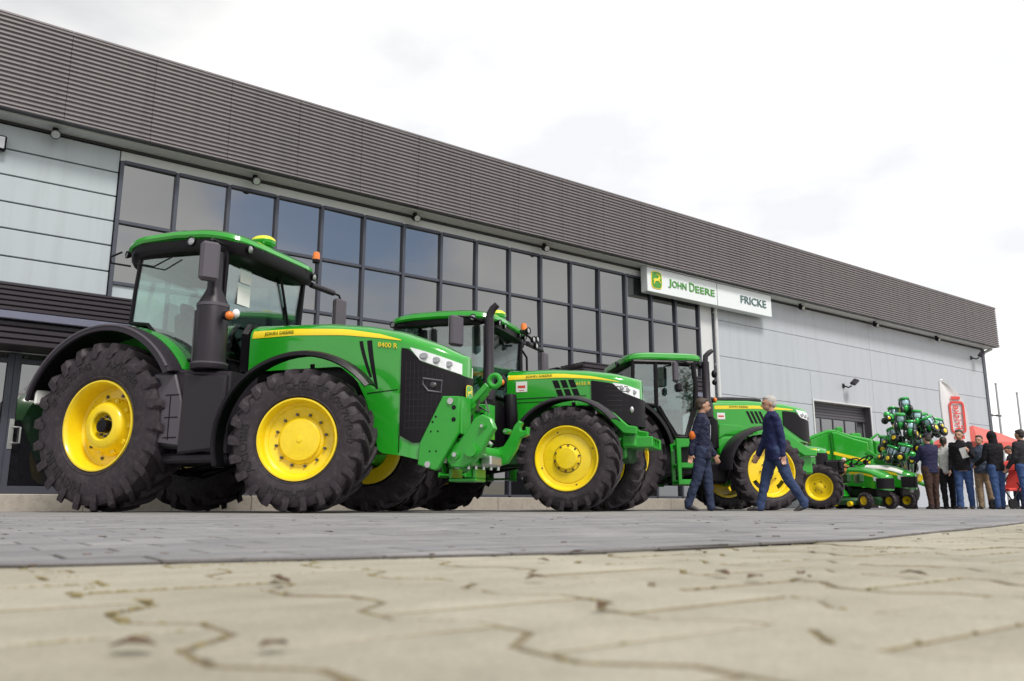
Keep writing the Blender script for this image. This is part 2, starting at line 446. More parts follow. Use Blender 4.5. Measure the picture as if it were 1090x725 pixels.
def arc_shell(cx,cz,r,a0,a1,y0,y1,t=.03,n=22,lip=.0,mi=0,ramp=None):
    mb=MB(); rows=[]
    for i in range(n+1):
        a=R(a0+(a1-a0)*i/n); rr=r if ramp is None else r+ramp(i/n)
        ys=[y0,y0+(y1-y0)*.35,y0+(y1-y0)*.75,y0+(y1-y0)*.93,y1]
        ds=[0,.012,.006,-.012,-.012-lip]
        rows.append([(cx+(rr+d)*math.cos(a),y,cz+(rr+d)*math.sin(a)) for y,d in zip(ys,ds)])
    mb.shell(rows,-t if (y1<y0) == (a1<a0) else t); return mb
def pane(pts,t=.006):
    """flat glass panel through 3-6 points, with thickness"""
    pts=[Vector(p) for p in pts]; n=(pts[1]-pts[0]).cross(pts[2]-pts[0]).normalized()*t
    mb=MB(); mb.rings([pts,[p+n for p in pts]],True); return mb
def superplan(x0,x1,hw,z,sc_=1.0,n=4.0,m=40,dz=None):
    cx=(x0+x1)/2;a=(x1-x0)/2*sc_;b=hw*sc_; r=[]
    for k in range(m):
        t=2*PI*k/m; c,s_=math.cos(t),math.sin(t)
        x=cx+a*abs(c)**(2/n)*(1 if c>0 else -1); y=b*abs(s_)**(2/n)*(1 if s_>0 else -1)
        r.append((x,y,z+(dz(x,y) if dz else 0)))
    return r
def seat_parts(t,x,z):
    mb=MB(); mb.box(x-.25,x+.27,-.26,.26,z,z+.14,.05); mb.obox((x-.27,0,z+.42),(.14,.48,.66),Matrix.Rotation(R(-8),3,'Y'),.05)
    mb.obox((x-.33,0,z+.84),(.1,.26,.18),Matrix.Rotation(R(-8),3,'Y'),.04); mb.box(x-.15,x+.15,-.15,.15,z-.35,z+.02,.03)
    for s in(-1,1): mb.box(x-.15,x+.22,s*.33-.045,s*.33+.045,z+.26,z+.33,.025)
    obj('seat',mb,M['seat'],t)
def steering(t,x,z):
    mb=MB(); ax=Vector((-.5,0,.86)).normalized(); c=Vector((x,0,z)); u=Vector((0,1,0)); w=ax.cross(u)
    mb.tube([c+(u*math.cos(2*PI*k/24)+w*math.sin(2*PI*k/24))*.2 for k in range(24)],.017,8,loop=True)
    for k in range(3):
        a=2*PI*k/3; mb.beam(c-ax*.03,c+(u*math.cos(a)+w*math.sin(a))*.19,.03,.012)
    mb.cyl(c,c-ax*.55,.045,.06,12); obj('steering_wheel',mb,M['black'],t)
def cab(t,C):
    """glazed cab. C: xrt,xrb rear edge top/bottom, xat,xab front edge, hwt,hwb half widths, zrb, zfb, zt, xb B-pillar or None"""
    ht,hb=C['hwt'],C['hwb']; zt=C['zt']
    fr=MB(); pr=C.get('pr',.036)
    def pt(x,z,s,top):
        k=(z-C['zfb'])/(zt-C['zfb']); return (x,s*(hb+(ht-hb)*k),z)
    for s in(-1,1):
        A=[pt(C['xab'],C['zfb'],s,0),pt((C['xab']+C['xat'])/2+.03,(C['zfb']+zt)/2,s,0),pt(C['xat'],zt,s,1)]
        fr.tube(A,[pr*1.15,pr,pr*1.1],8)
        Cc=[pt(C['xrb'],C['zrb'],s,0),pt((C['xrb']+C['xrt'])/2-.01,(C['zrb']+zt)/2,s,0),pt(C['xrt'],zt,s,1)]
        fr.tube(Cc,[pr*.8]*3,8)
        fr.tube([pt(C['xrt'],zt,s,1),pt(C['xat'],zt,s,1)],pr,8)
        if C.get('xb') is not None: fr.tube([pt(C['xb'],C.get('zbb',C['zrb']),s,0),pt(C['xb'],zt,s,1)],pr*.9,8)
        low=[pt(x,z,s,0) for x,z in C['low']]
        fr.tube(low,pr*.75,8)
        if 'door' in C:
            fr.tube([pt(x,z,s,0) for x,z in C['door']],pr*.7,8)
    for x,z in((C['xab'],C['zfb']),(C['xat'],zt),(C['xrb'],C['zrb']),(C['xrt'],zt)):
        fr.tube([pt(x,z,-1,0),pt(x,z,1,0)],pr*.8,8)
    obj('cab_frame',fr,M['black'],t)
    for s in(-1,1):
        poly=[pt(C['xrb'],C['zrb'],s,0),pt(C['xrt'],zt,s,1),pt(C['xat'],zt,s,1),pt(C['xab'],C['zfb'],s,0)]+[pt(x,z,s,0) for x,z in C['low'][::-1][1:-1]]
        obj('side_window',pane(poly),M['cabglass'],t)
    obj('windscreen',pane([pt(C['xab'],C['zfb'],-1,0),pt(C['xab'],C['zfb'],1,0),pt(C['xat'],zt,1,1),pt(C['xat'],zt,-1,1)]),M['cabglass'],t)
    obj('rear_window',pane([pt(C['xrb'],C['zrb'],1,0),pt(C['xrb'],C['zrb'],-1,0),pt(C['xrt'],zt,-1,1),pt(C['xrt'],zt,1,1)]),M['cabglass'],t)
    fl=MB(); zf=C['zfloor']; fl.box(C['xrb']-.1,C['xab']+.05,-hb+.06,hb-.06,zf-.5,zf,.03)
    fl.box(C['xab']-.35,C['xab']-.02,-.3,.3,zf,C['zfb']+.05,.06)     # dash column
    fl.box(C['xrb']+.15,C['xrb']+.85,-hb+.1,-.36,zf,zf+.55,.06)      # right console
    obj('cab_floor',fl,M['plum'],t)
    seat_parts(t,C['xrb']+.52,zf+.45); steering(t,C['xab']-.42,zf+.85)
    mon=MB(); mon.obox((C['xrb']+1.0,-.42,zf+1.0),(.04,.26,.2),Matrix.Rotation(R(20),3,'Z'),.012); mon.cyl((C['xrb']+.95,-.45,zf+.5),(C['xrb']+.99,-.42,zf+.95),.015,seg=8)
    obj('monitor',mon,M['black'],t)
def lamp(t,c,r,nrm,name='work_light'):
    mb=MB(); n=Vector(nrm).normalized(); c=Vector(c); r=r*.8
    mb.lathe([(r*.6,-r*1.1),(r,-r*.4),(r*1.12,.004),(r*1.02,.010),(r*.9,-.006)],c,n,16,0,True)
    o=obj(name,mb,M['black'],t); g=MB(); g.lathe([(r*.9,-.005),(r*.8,.0),(r*.3,.004),(0,.005)],c,n,16,0,False); obj('lens',g,M['lensd'],o); return o
def beacon(t,c,post=.25):
    mb=MB(); x,y,z=c; mb.tube([(x-.03,y-.16,z-post-.1),(x,y-.05,z-post-.06),(x,y,z-post+.03),(x,y,z-.03)],.014,8); mb.lathe([(.055,-.05),(.06,-.01),(.05,.0)],c,(0,0,1),16)
    o=obj('beacon',mb,M['black'],t); g=MB(); g.lathe([(.052,0),(.056,.06),(.045,.11),(.02,.125),(0,.128)],c,(0,0,1),18); obj('amber_lens',g,M['orange'],o)
def gps(t,c,s=1.0):
    x,y,z=c; mb=MB(); mb.rings([superplan(x-.15*s,x+.15*s,.13*s,z+h,q,2.6,28) for h,q in((0,.75),(.03,.95),(.07,1.0))],True)
    o=obj('receiver',mb,M['green'],t); g=MB(); g.rings([superplan(x-.15*s,x+.15*s,.13*s,z+h,q,2.4,28) for h,q in((.071,.98),(.10,.93),(.13,.72),(.145,.35))],True); obj('receiver_dome',g,M['gpsy'],o)
def underbody(t,wb,fr,ft,rr_,rt,xe,z0,z1,rax):
    mb=MB(); mb.box(-.35,1.15,-.34,.34,z0,z1+.1,.06); mb.box(1.1,wb+.2,-.30,.30,z0+.05,z1,.05); mb.box(wb-.25,xe,-.24,.24,z0+.1,z1,.04)
    for k in range(6): mb.box(1.3+k*.25,1.42+k*.25,-.36,.36,z0+.12,z1-.08,.03)
    mb.cyl((-.1,-.5,rax),(-.1,.5,rax),.22,seg=20); mb.cyl((0,-rt+.05,rax),(0,rt-.05,rax),.11,seg=16)
    for s in(-1,1): mb.cyl((0,s*.28,rax),(0,s*(rt-.12),rax),.2,.13,16)
    obj('chassis',mb,M['green_dark'],t)
    en=MB(); en.box(1.75*wb/3.0,wb+.55,-.30,.30,z1-.1,z1+(.38 if wb>2.9 else .22),.05)
    for k in range(5): en.box(1.8*wb/3.0+k*.28,1.95*wb/3.0+k*.28,-.33,.33,z1,z1+.2,.03)
    obj('engine_block',en,M['black'],t)
    ax=MB(); ax.beam((wb,-ft+.15,fr),(wb,ft-.15,fr),.24,.2,.05); ax.ell((wb,0,fr-.02),(.2,.24,.2),16)
    for s in(-1,1):
        ax.cyl((wb,s*(ft-.38),fr-.16),(wb,s*(ft-.38),fr+.2),.1,seg=14); ax.cyl((wb,s*(ft-.40),fr),(wb,s*(ft-.1),fr),.15,.2,18)
        ax.tube([(wb-.2,s*.2,fr+.02),(wb-.2,s*(ft-.4),fr+.02)],.03,8)
    obj('front_axle',ax,M['green2'],t)
    hs=MB()
    for k in range(7):
        y=random.uniform(-.3,.3); hs.tube([(random.uniform(-.3,.2),y,z0+.05),(random.uniform(.3,.9),y-.1,z0-.08-random.random()*.1),(random.uniform(1.,1.6),y*1.1,z0+.02),(random.uniform(1.7,2.3),y,z0+.12)],.018,7)
    obj('hydraulic_hose',hs,M['black'],t)
def mirror(t,arm,c,size,rz=0,name='wing_mirror',bev=.03):
    mb=MB(); mb.tube(arm,.018,8); o=obj(name,mb,M['black'],t)
    h=MB(); h.obox(c,size,Matrix.Rotation(rz,3,'Z'),bev); obj('mirror_housing',h,M['plum2'],o)
    g=MB(); n=Matrix.Rotation(rz,3,'Z')@Vector((-size[0]/2-.003,0,0)); g.obox(Vector(c)+n,(.006,size[1]*.86,size[2]*.9),Matrix.Rotation(rz,3,'Z'),.002); obj('mirror_glass',g,M['steel'],o)
def deer_badge(mb,M4,s):
    """rounded shield with a leaping animal, in local xy, z up; mi 0 yellow plate, 1 green field"""
    def rp(w,h,z0,z1,mi,n=4):
        r=[]
        for k in range(32):
            a=2*PI*k/32; c,q=math.cos(a),math.sin(a)
            r.append((w*abs(c)**(2/n)*(1 if c>0 else -1),h*abs(q)**(2/n)*(1 if q>0 else -1)))
        b=MB(); b.prism(r,z0,z1,0,0,'xy'); mb.merge(b,M4,mi)
    rp(.5*s,.6*s,0,.03*s,0); rp(.44*s,.54*s,.028*s,.05*s,1)
    body=[(-.34,-.02),(-.2,.1),(-.02,.08),(.10,.12),(.18,.24),(.30,.20),(.36,.13),(.28,.12),(.22,.02),(.34,-.16),(.30,-.18),(.14,-.04),(-.02,-.06),(-.18,-.12),(-.26,-.30),(-.31,-.29),(-.27,-.08)]
    b=MB(); b.prism([(x*s,y*s) for x,y in body],.045*s,.07*s,0,0,'xy')
    for pts in([(.20,.22),(.08,.34),(-.06,.36)],[(.10,.32),(.04,.42)],[(.24,.22),(.2,.38)]):
        b.tube([(x*s,y*s,.06*s) for x,y in pts],.022*s,6)
    mb.merge(b,M4,0)
# ------------------------------------------------------------------ first tractor (big, front linkage)
def front_linkage(t):
    for s,yc in((-1,-.47),(1,.36)):
        pl=MB(); side=[(4.27,.55),(4.5,.48),(4.54,.5),(4.79,.92),(4.79,1.33),(4.58,1.34),(4.29,.80)]
        pl.prism(side,yc,yc+.07,0,.012); pl.prism([(4.70,.90),(4.80,.90),(4.80,1.335),(4.70,1.335)],yc+.072,yc+.34*(1 if s<0 else .8),0,.012)
        o=obj('linkage_plate',pl,M['green2'],t)
        hb=MB()
        for x,z,r in((4.73,1.2,.028),(4.73,1.06,.028),(4.5,1.1,.014),(4.46,1.04,.014),(4.44,.93,.012),(4.53,.93,.012),(4.43,.7,.012),(4.51,.7,.012)): hb.cyl((x,yc-.002,z),(x,yc+.072,z),r,seg=12)
        for x,z,r in((4.69,1.275,.04),(4.41,.55,.038)): hb.cyl((x,yc-.018,z),(x,yc+.05,z),r,seg=8,mi=1)
        obj('bolt',hb,[M['black'],M['steel']],o)
    arm=[(4.60,.59),(4.58,.68),(4.63,.76),(4.75,.81),(4.87,.97),(4.95,1.08),(5.04,1.12),(5.15,1.07),(5.20,.95),(5.12,.84),(5.04,.69),(4.94,.58),(4.80,.51),(4.66,.52)]
    far=[(4.66,.60),(4.64,.68),(4.72,.74),(4.90,.77),(5.02,.80),(5.09,.90),(5.16,1.05),(5.22,1.11),(5.27,1.08),(5.24,1.02),(5.25,.985),(5.30,.985),(5.31,1.03),(5.35,1.02),(5.34,.93),(5.24,.89),(5.19,.76),(5.07,.59),(4.9,.54),(4.72,.54)]
    for pol,y0,y1 in((arm,-.37,-.27),(far,.36,.44)):
        a=MB(); a.prism(pol,y0,y1,0,.014); o=obj('lower_link',a,M['green2'],t)
        ys=y0-.03
        for x,z,r in((4.72,.66,.05),(4.93,.70,.085),(5.06,.98,.035)):
            b=MB()
            b.lathe([(r,ys),(r,y1+.03)],(x,0,z),(0,1,0),16); b.lathe([(r*.55,ys-.025),(r*.55,ys+.001)],(x,0,z),(0,1,0),6,1); obj('pin',b,[M['green2'],M['steel']],o)

    cr=MB(); cr.cyl((4.93,-.45,.70),(4.93,.45,.70),.07,seg=20); cr.beam((4.78,-.28,.62),(4.78,.30,.62),.22,.16,.03); cr.beam((4.98,-.1,.60),(4.98,.25,.60),.14,.12,.02,1)
    for k in range(5): cr.cyl((4.80+.05*k,-.2+.11*k,.50),(4.80+.05*k,-.2+.11*k,.56),.02,seg=8,mi=1)
    cr.box(4.5,4.85,-.1,.22,.36,.40,.01); cr.box(4.5,4.54,-.1,.22,.40,.52,.01); cr.box(4.81,4.85,-.1,.22,.40,.52,.01)
    obj('cross_shaft',cr,[M['green2'],M['steel']],t)
    li=MB(); li.tube([(4.72,-.05,1.18),(4.82,-.05,1.29)],.055,12); li.tube([(4.80,-.05,1.27),(5.00,-.05,1.48)],.042,12); li.tube([(4.86,-.05,1.335),(4.95,-.05,1.43)],.058,12)
    li.tube([(5.07+.07*math.cos(k*PI/8),-.05,1.55+.07*math.sin(k*PI/8)) for k in range(16)],.032,8,loop=True)
    li.beam((4.76,-.12,1.26),(5.0,-.12,1.50),.02,.07,.008); li.lathe([(.05,-.12),(.05,.02)],(4.80,0,1.27),(0,1,0),12)
    li.tube([(4.83,.02,1.26),(4.98,.0,1.18),(4.92,.0,1.34)],.014,6,1); li.tube([(4.9,-.1,1.33),(4.86,-.1,1.22)],.012,6,1)
    obj('top_link',li,[M['green2'],M['dsteel']],t)
    for y in(-.2,.2):
        cy=MB()
        cy.tube([(4.62,y,1.02),(4.86,y,.86)],.06,12,0); cy.tube([(4.86,y,.86),(4.93,y,.80)],.03,10,1)
        cy.box(4.60,4.76,y-.07,y+.07,1.0,1.12,.02)
        obj('lift_cylinder',cy,[M['green2'],M['steel']],t)

def tractor_front():
    t=thing('tractor','largest green tractor, with a thick black exhaust and a green linkage on its nose','tractor',(-4.923,11.629,0),R(-21),'green tractors parked along the hall')
    wb=3.0
    underbody(t,wb,.80,.925,1.06,.88,4.45,.62,1.45,1.06)
    txt=(('MICHELIN',R(90),.085,.625),('IF 600/70 R30',R(30),.085,.645),('AXIOBIB',R(190),.095,.625),('MICHELIN',R(270),.085,.625))
    txr=(('MICHELIN',R(232),.11,.80),('AXIOBIB',R(60),.10,.80),('IF 710/70 R42',R(130),.09,.80))
    st=R(14.5)
    for s in(-1,1):
        py=.62*s; c,q=math.cos(st),math.sin(st); y=.925*s-py
        wheel(t,(wb-.07-q*y,py+c*y,.83),s,.83,.56,.465,'front8',22,st,txt)
        fe=arc_shell(0,0,1.03,38,196,-.26,-.80+.22,.028,26,.04)   # front fender, follows the steering
        if s>0: fe.v=[(a,-b,d) for a,b,d in fe.v]
        fe.cyl((0,-.2*s*-1,.95),(0,-.05*s*-1,.4),.03,seg=8)
        o=obj('front_fender',fe,M['black'],t); o.location=(wb-.05,py,.81); o.rotation_euler=(0,0,st)
    for s in(-1,1):
        wheel(t,(-.02,.88*s,1.095),s,1.095,.58,.575,'deep',22,0,txr)
        f=arc_shell(0,1.06,1.33,30,162,s*.97,s*1.20,.03,28,.06)
        o=obj('rear_fender',f,M['plum'],t)
        lp_=MB(); lp_.tube([(1.335*math.cos(R(a)),s*1.205,1.06+1.335*math.sin(R(a))) for a in range(33,163,5)],.02,8); obj('fender_lip',lp_,M['plum2'],o)
        g=arc_shell(0,1.06,1.345,32,150,s*.54,s*.965,.035,26)
        wall=[(1.335*math.cos(R(a)),1.06+1.335*math.sin(R(a))) for a in range(30,156,6)]+[(-.5,1.0),(.9,1.0)]
        g.prism(wall,s*.54,s*.57); obj('fender_panel',g,M['green'],t)
        li=arc_shell(0,1.06,1.295,30,160,s*.56,s*1.18,.02,26); obj('fender_liner',li,M['black'],t)
        b=MB(); b.box(-1.20,-1.16,s*1.0-.13,s*1.0+.13,1.42,1.62,.015); obj('marker_board',b,M['white'],t)
    # bonnet
    Wf=lambda x:.40+.05*min(1,max(0,(x-1.7)/1.6))
    H=Hood(Wf,3.92,4.72,[(1.7,2.47),(2.86,2.41),(3.5,2.32),(3.95,2.21),(4.43,2.02),(4.72,1.86)],[(1.7,.24),(3.5,.22),(4.2,.16),(4.72,.07)],2.1,2.5)
    zbt=[(1.7,1.80),(3.15,1.78),(3.40,1.60),(3.55,1.33),(3.66,1.0),(3.74,.70),(4.05,.66),(4.3,.60),(4.72,.84)]
    zb=lambda x:H.lin(zbt,x)
    hd=obj('bonnet',H.body(1.72,4.715,zb,64),M['green'],t)
    rb=MB(); rb.rings([[(1.70,y*1.02,z) for y,z in r] for r in [[(-.41,1.8),(-.41,2.3),(-.3,2.46),(.3,2.46),(.41,2.3),(.41,1.8)]]]+[[(1.60,y*1.0,z) for y,z in [(-.43,1.8),(-.43,2.32),(-.32,2.47),(.32,2.47),(.43,2.32),(.43,1.8)]]])
    obj('bonnet_seal',rb,M['black'],t)
    seam=MB()
    for s in(-1,1): seam.tube([(x,s*(H.y(x,1.42+(x-3.5)*.06)+.001),1.42+(x-3.5)*.06) for x in(3.56,3.7,3.85,3.98)],.006,5); seam.tube([(4.01,s*(H.y(4.01,z)+.001),z) for z in(.7,.9)],.006,5)
    obj('panel_seam',seam,M['black'],hd)
    hl=lambda x:H.lin([(4.0,1.97),(4.14,1.945),(4.24,1.80),(4.5,1.70),(4.72,1.62)],x)
    gr=H.nose(4.02,lambda x:H.lin([(4.02,.90),(4.2,.80),(4.72,.88)],x),lambda x:hl(x)-.012,.008)
    go=obj('grille',gr,M['grille'],t)
    ms=MB()
    for k in range(9):
        z=.98+k*.085
        for s in(-1,1): ms.tube([(x,s*(H.w(x,.008)+.012),z) for x in(4.08,4.2,4.32,4.44)],.004,5)
    for s in(-1,1):
        for k in range(9): x=4.09+.052*k; ms.tube([(x,s*(H.w(x,.008)+.012),z) for z in(.95,1.2,1.45,min(1.78,hl(x)-.06))],.0045,5)
    obj('grille_rib',ms,M['plum'],go)
    for s in(-1,1):
        a=H.patch(4.13,4.69,lambda x:hl(x),lambda x:H.lin([(4.13,1.955),(4.3,1.905),(4.5,1.835),(4.72,1.75)],x),.012,14,4,(s,),.012)
        o=obj('headlight',a,M['lens'],t)
        for x in(4.30,4.44,4.57):
            b=MB(); z=(hl(x)+H.lin([(4.13,1.955),(4.3,1.905),(4.5,1.835),(4.72,1.75)],x))/2; y=s*(H.y(x,z,.012)+.012); b.ell((x,y,z),(.062,.006,.040),14); obj('reflector',b,M['lensd'],o)
        w=MB(); cx,cz=4.40,1.50; y=H.w(4.40,.008)
        pts=[(4.30,1.57),(4.30,1.50),(4.36,1.42),(4.50,1.40),(4.51,1.54)]
        w.tube([(x,s*(H.w(x,.008)+.016),z) for x,z in pts],.014,6,loop=True); w.ell((4.41,s*(H.w(4.41,.008)+.012),1.49),(.05,.02,.04),12,1)
        obj('grille_lamp',w,[M['plum2'],M['dsteel']],t)
        v=MB()
        for a,b,c in(((3.42,2.08),(3.47,2.06),(3.60,1.62)),((3.53,2.08),(3.60,2.05),(3.69,1.47))):
            top=[(a[0],a[1]),(b[0],b[1])]
            ns=6; rows=[]
            for i in range(ns+1):
                q=i/ns; zl=a[1]+(c[1]-a[1])*q; xl=a[0]+(c[0]-.015-a[0])*q**1.3; xr=b[0]+(c[0]+.018-b[0])*q**1.2
                rows.append([(x,s*(H.y(x,zl,.003)),zl) for x in(xl,(xl+xr)/2,xr)])
            v.shell(rows,.006*s)
        obj('side_vent',v,M['black'],hd)
    # decals
    for s in(-1,1):
        up=lambda x:H.lin([(1.76,2.345),(2.4,2.33),(3.19,2.26),(3.7,2.155),(4.05,2.045)],x)
        lo=lambda x:H.lin([(1.76,2.24),(2.4,2.235),(3.19,2.175),(3.7,2.10),(4.05,2.04)],x)
        d=H.patch(1.76,4.0,lo,up,.004,24,3,(s,),.003); so=obj('decal_stripe',d,M['stripe'],t)
    obj('lettering',side_text('JOHN DEERE',1.96,2.255,.055,lambda x:-(H.y(x,2.27,.004)+.004),wd=.46,slope=-.015),M['green_dark'],t)
    nm=side_text('8400 R',3.69,1.99,.062,lambda x:-(H.y(x,2.0,.004)+.002),wd=.27,slope=-.14,bold=True); obj('model_lettering',nm,M['stripe'],t)
    bd=MB(); deer_badge(bd,Matrix.Translation((4.742,-.06,1.42))@Matrix.Rotation(R(90),4,'Z')@Matrix.Rotation(R(90),4,'X')@Matrix.Rotation(R(-8),4,'Y'),.15); obj('badge',bd,[M['stripe'],M['green']],t)
    front_linkage(t)
    # cab
    cab(t,dict(xrt=.17,xrb=.06,xat=1.62,xab=1.50,hwt=.84,hwb=.80,zrb=2.50,zfb=1.95,zt=3.40,low=[(.06,2.50),(.36,2.46),(.64,2.18),(.88,1.92),(1.5,1.95)],zfloor=1.55,pr=.034))
    rf=MB(); prof=lambda x,y:-.16*max(0,(x-.75)/1.1)**2-.10*max(0,(.35-x)/.5)**2
    rf.rings([superplan(-.22,1.92,.96,z,q,5,56,prof) for z,q in((3.575,.985),(3.61,1.0),(3.66,.985),(3.695,.92),(3.715,.80),(3.725,.5))],True)
    obj('roof',rf,M['green'],t)
    rb=MB(); rb.rings([superplan(-.20,1.94,.945,z,q,5,56,lambda x,y:prof(x,y)*.9) for z,q in((3.37,.90),(3.40,.955),(3.46,.98),(3.575,.985))],True); ro=obj('roof_band',rb,M['black'],t)
    for y in(-.72,-.45,.45,.72): lamp(t,(1.90,y,3.36),.07,(1,0,-.25))
    for s in(-1,1): lamp(t,(1.10,s*.945,3.50),.075,(.1,s,0)); lamp(t,(.0,s*.93,3.44),.06,(-.5,s,0))
    gps(t,(1.52,.1,3.66),1.15); beacon(t,(1.70,1.02,3.74),.22)
    ant=MB(); ant.tube([(-.12,-.9,3.5),(-.24,-.98,3.42),(-.24,-.96,3.34),(.05,-.90,3.28)],.014,6); ant.tube([(.1,-.9,3.32),(.5,-.93,3.22),(.8,-.92,3.33)],.010,6); obj('cable',ant,M['black'],t)
    # exhaust, tank box
    ex=MB(); ex.lathe([(.215,1.74),(.225,1.76),(.225,1.82),(.20,1.84),(.195,1.9),(.195,2.56),(.18,2.60),(.10,2.76),(.09,2.80),(.09,3.26),(.075,3.27)],(1.60,-1.0,0),(0,0,1),32)
    xo=obj('exhaust',ex,M['plum'],t)
    bn=MB()
    for z in(1.79,2.54): bn.lathe([(.20,z),(.229 if z<2 else .20,z+.01),(.229 if z<2 else .20,z+.03),(.2,z+.04)],(1.60,-1.0,0),(0,0,1),32)
    bn.tube([(1.6+.21*math.cos(R(210)),-1.0+.21*math.sin(R(210)),z) for z in(1.85,2.2,2.5)],.012,6)
    obj('exhaust_band',bn,M['plum2'],xo)
    fk=MB(); fk.obox((1.88,-1.06,2.40),(.12,.14,.10),None,.03); fo=obj('indicator_lamp',fk,M['black'],t)
    fa=MB(); fa.ell((1.95,-1.10,2.39),(.05,.06,.055),12); obj('amber_lens',fa,M['orange'],fo); fb=MB(); fb.ell((1.98,-1.02,2.43),(.05,.05,.06),12); obj('lens',fb,M['lens'],fo)
    tb=MB(); tb.prism([(.80,.80),(1.98,.70),(1.98,1.70),(1.3,1.76),(.80,1.76)],-1.06,-.5,0,.03); tb.prism([(1.33,1.70),(1.98,1.64),(1.95,.75),(1.30,.70)],-1.13,-1.04,0,.025); tb.box(.85,1.95,-1.0,-.5,.60,.72,.03)
    to=obj('fuel_tank',tb,M['plum'],t)
    pn=MB(); pn.prism([(.83,.86),(1.30,.80),(1.30,1.35),(1.17,1.70),(.83,1.72)],-1.10,-1.05,0,.016); po=obj('tank_cover',pn,M['plum2'],to)
    gv=MB(); gv.box(1.12,1.135,-1.104,-1.098,.88,1.44); gv.box(1.05,1.26,-1.104,-1.098,1.15,1.165); gv.box(1.05,1.26,-1.104,-1.098,.90,.915); gv.box(1.05,1.26,-1.104,-1.098,1.43,1.445)
    for x,z in((.87,1.6),(.87,1.25),(.87,.92)): gv.cyl((x,-1.104,z),(x,-1.098,z),.014,seg=8)
    obj('cover_groove',gv,M['black'],po)
    lt=MB(); lt.prism([(.80,.80),(1.98,.70),(1.98,1.70),(.80,1.76)],.5,1.06,0,.03)
    for k in range(4): lt.box(1.0,1.5,1.06,1.25,.5+.33*k,.53+.33*k,.01)
    obj('step_tank',lt,M['plum'],t)
    mirror(t,[(1.66,-.90,3.38),(1.64,-1.15,3.40),(1.70,-1.24,3.34)],(1.71,-1.25,3.07),(.13,.23,.50),R(-36),bev=.035)
    mirror(t,[(1.60,.90,3.34),(1.62,1.2,3.36),(1.63,1.78,3.37),(1.63,1.84,3.30)],(1.63,1.82,3.08),(.12,.24,.46),R(-8),bev=.03)
    am=MB(); am.cyl((1.61,1.05,3.36),(1.63,1.62,3.37),.045,seg=14); obj('mirror_arm',am,M['plum'],t)
    pp=MB(); pp.obox((1.60,-.42,3.10),(.006,.22,.20),None,0); pp.obox((1.585,-.42,2.84),(.006,.25,.28),None,0); obj('notice',pp,M['paper'],t)
    wp=MB(); wp.tube([(1.66,.2,3.36),(1.60,.45,2.9),(1.56,.5,2.7)],.014,6); wp.tube([(1.64,.3,3.2),(1.57,.62,2.55)],.02,6); obj('wiper',wp,M['black'],t)
    return t

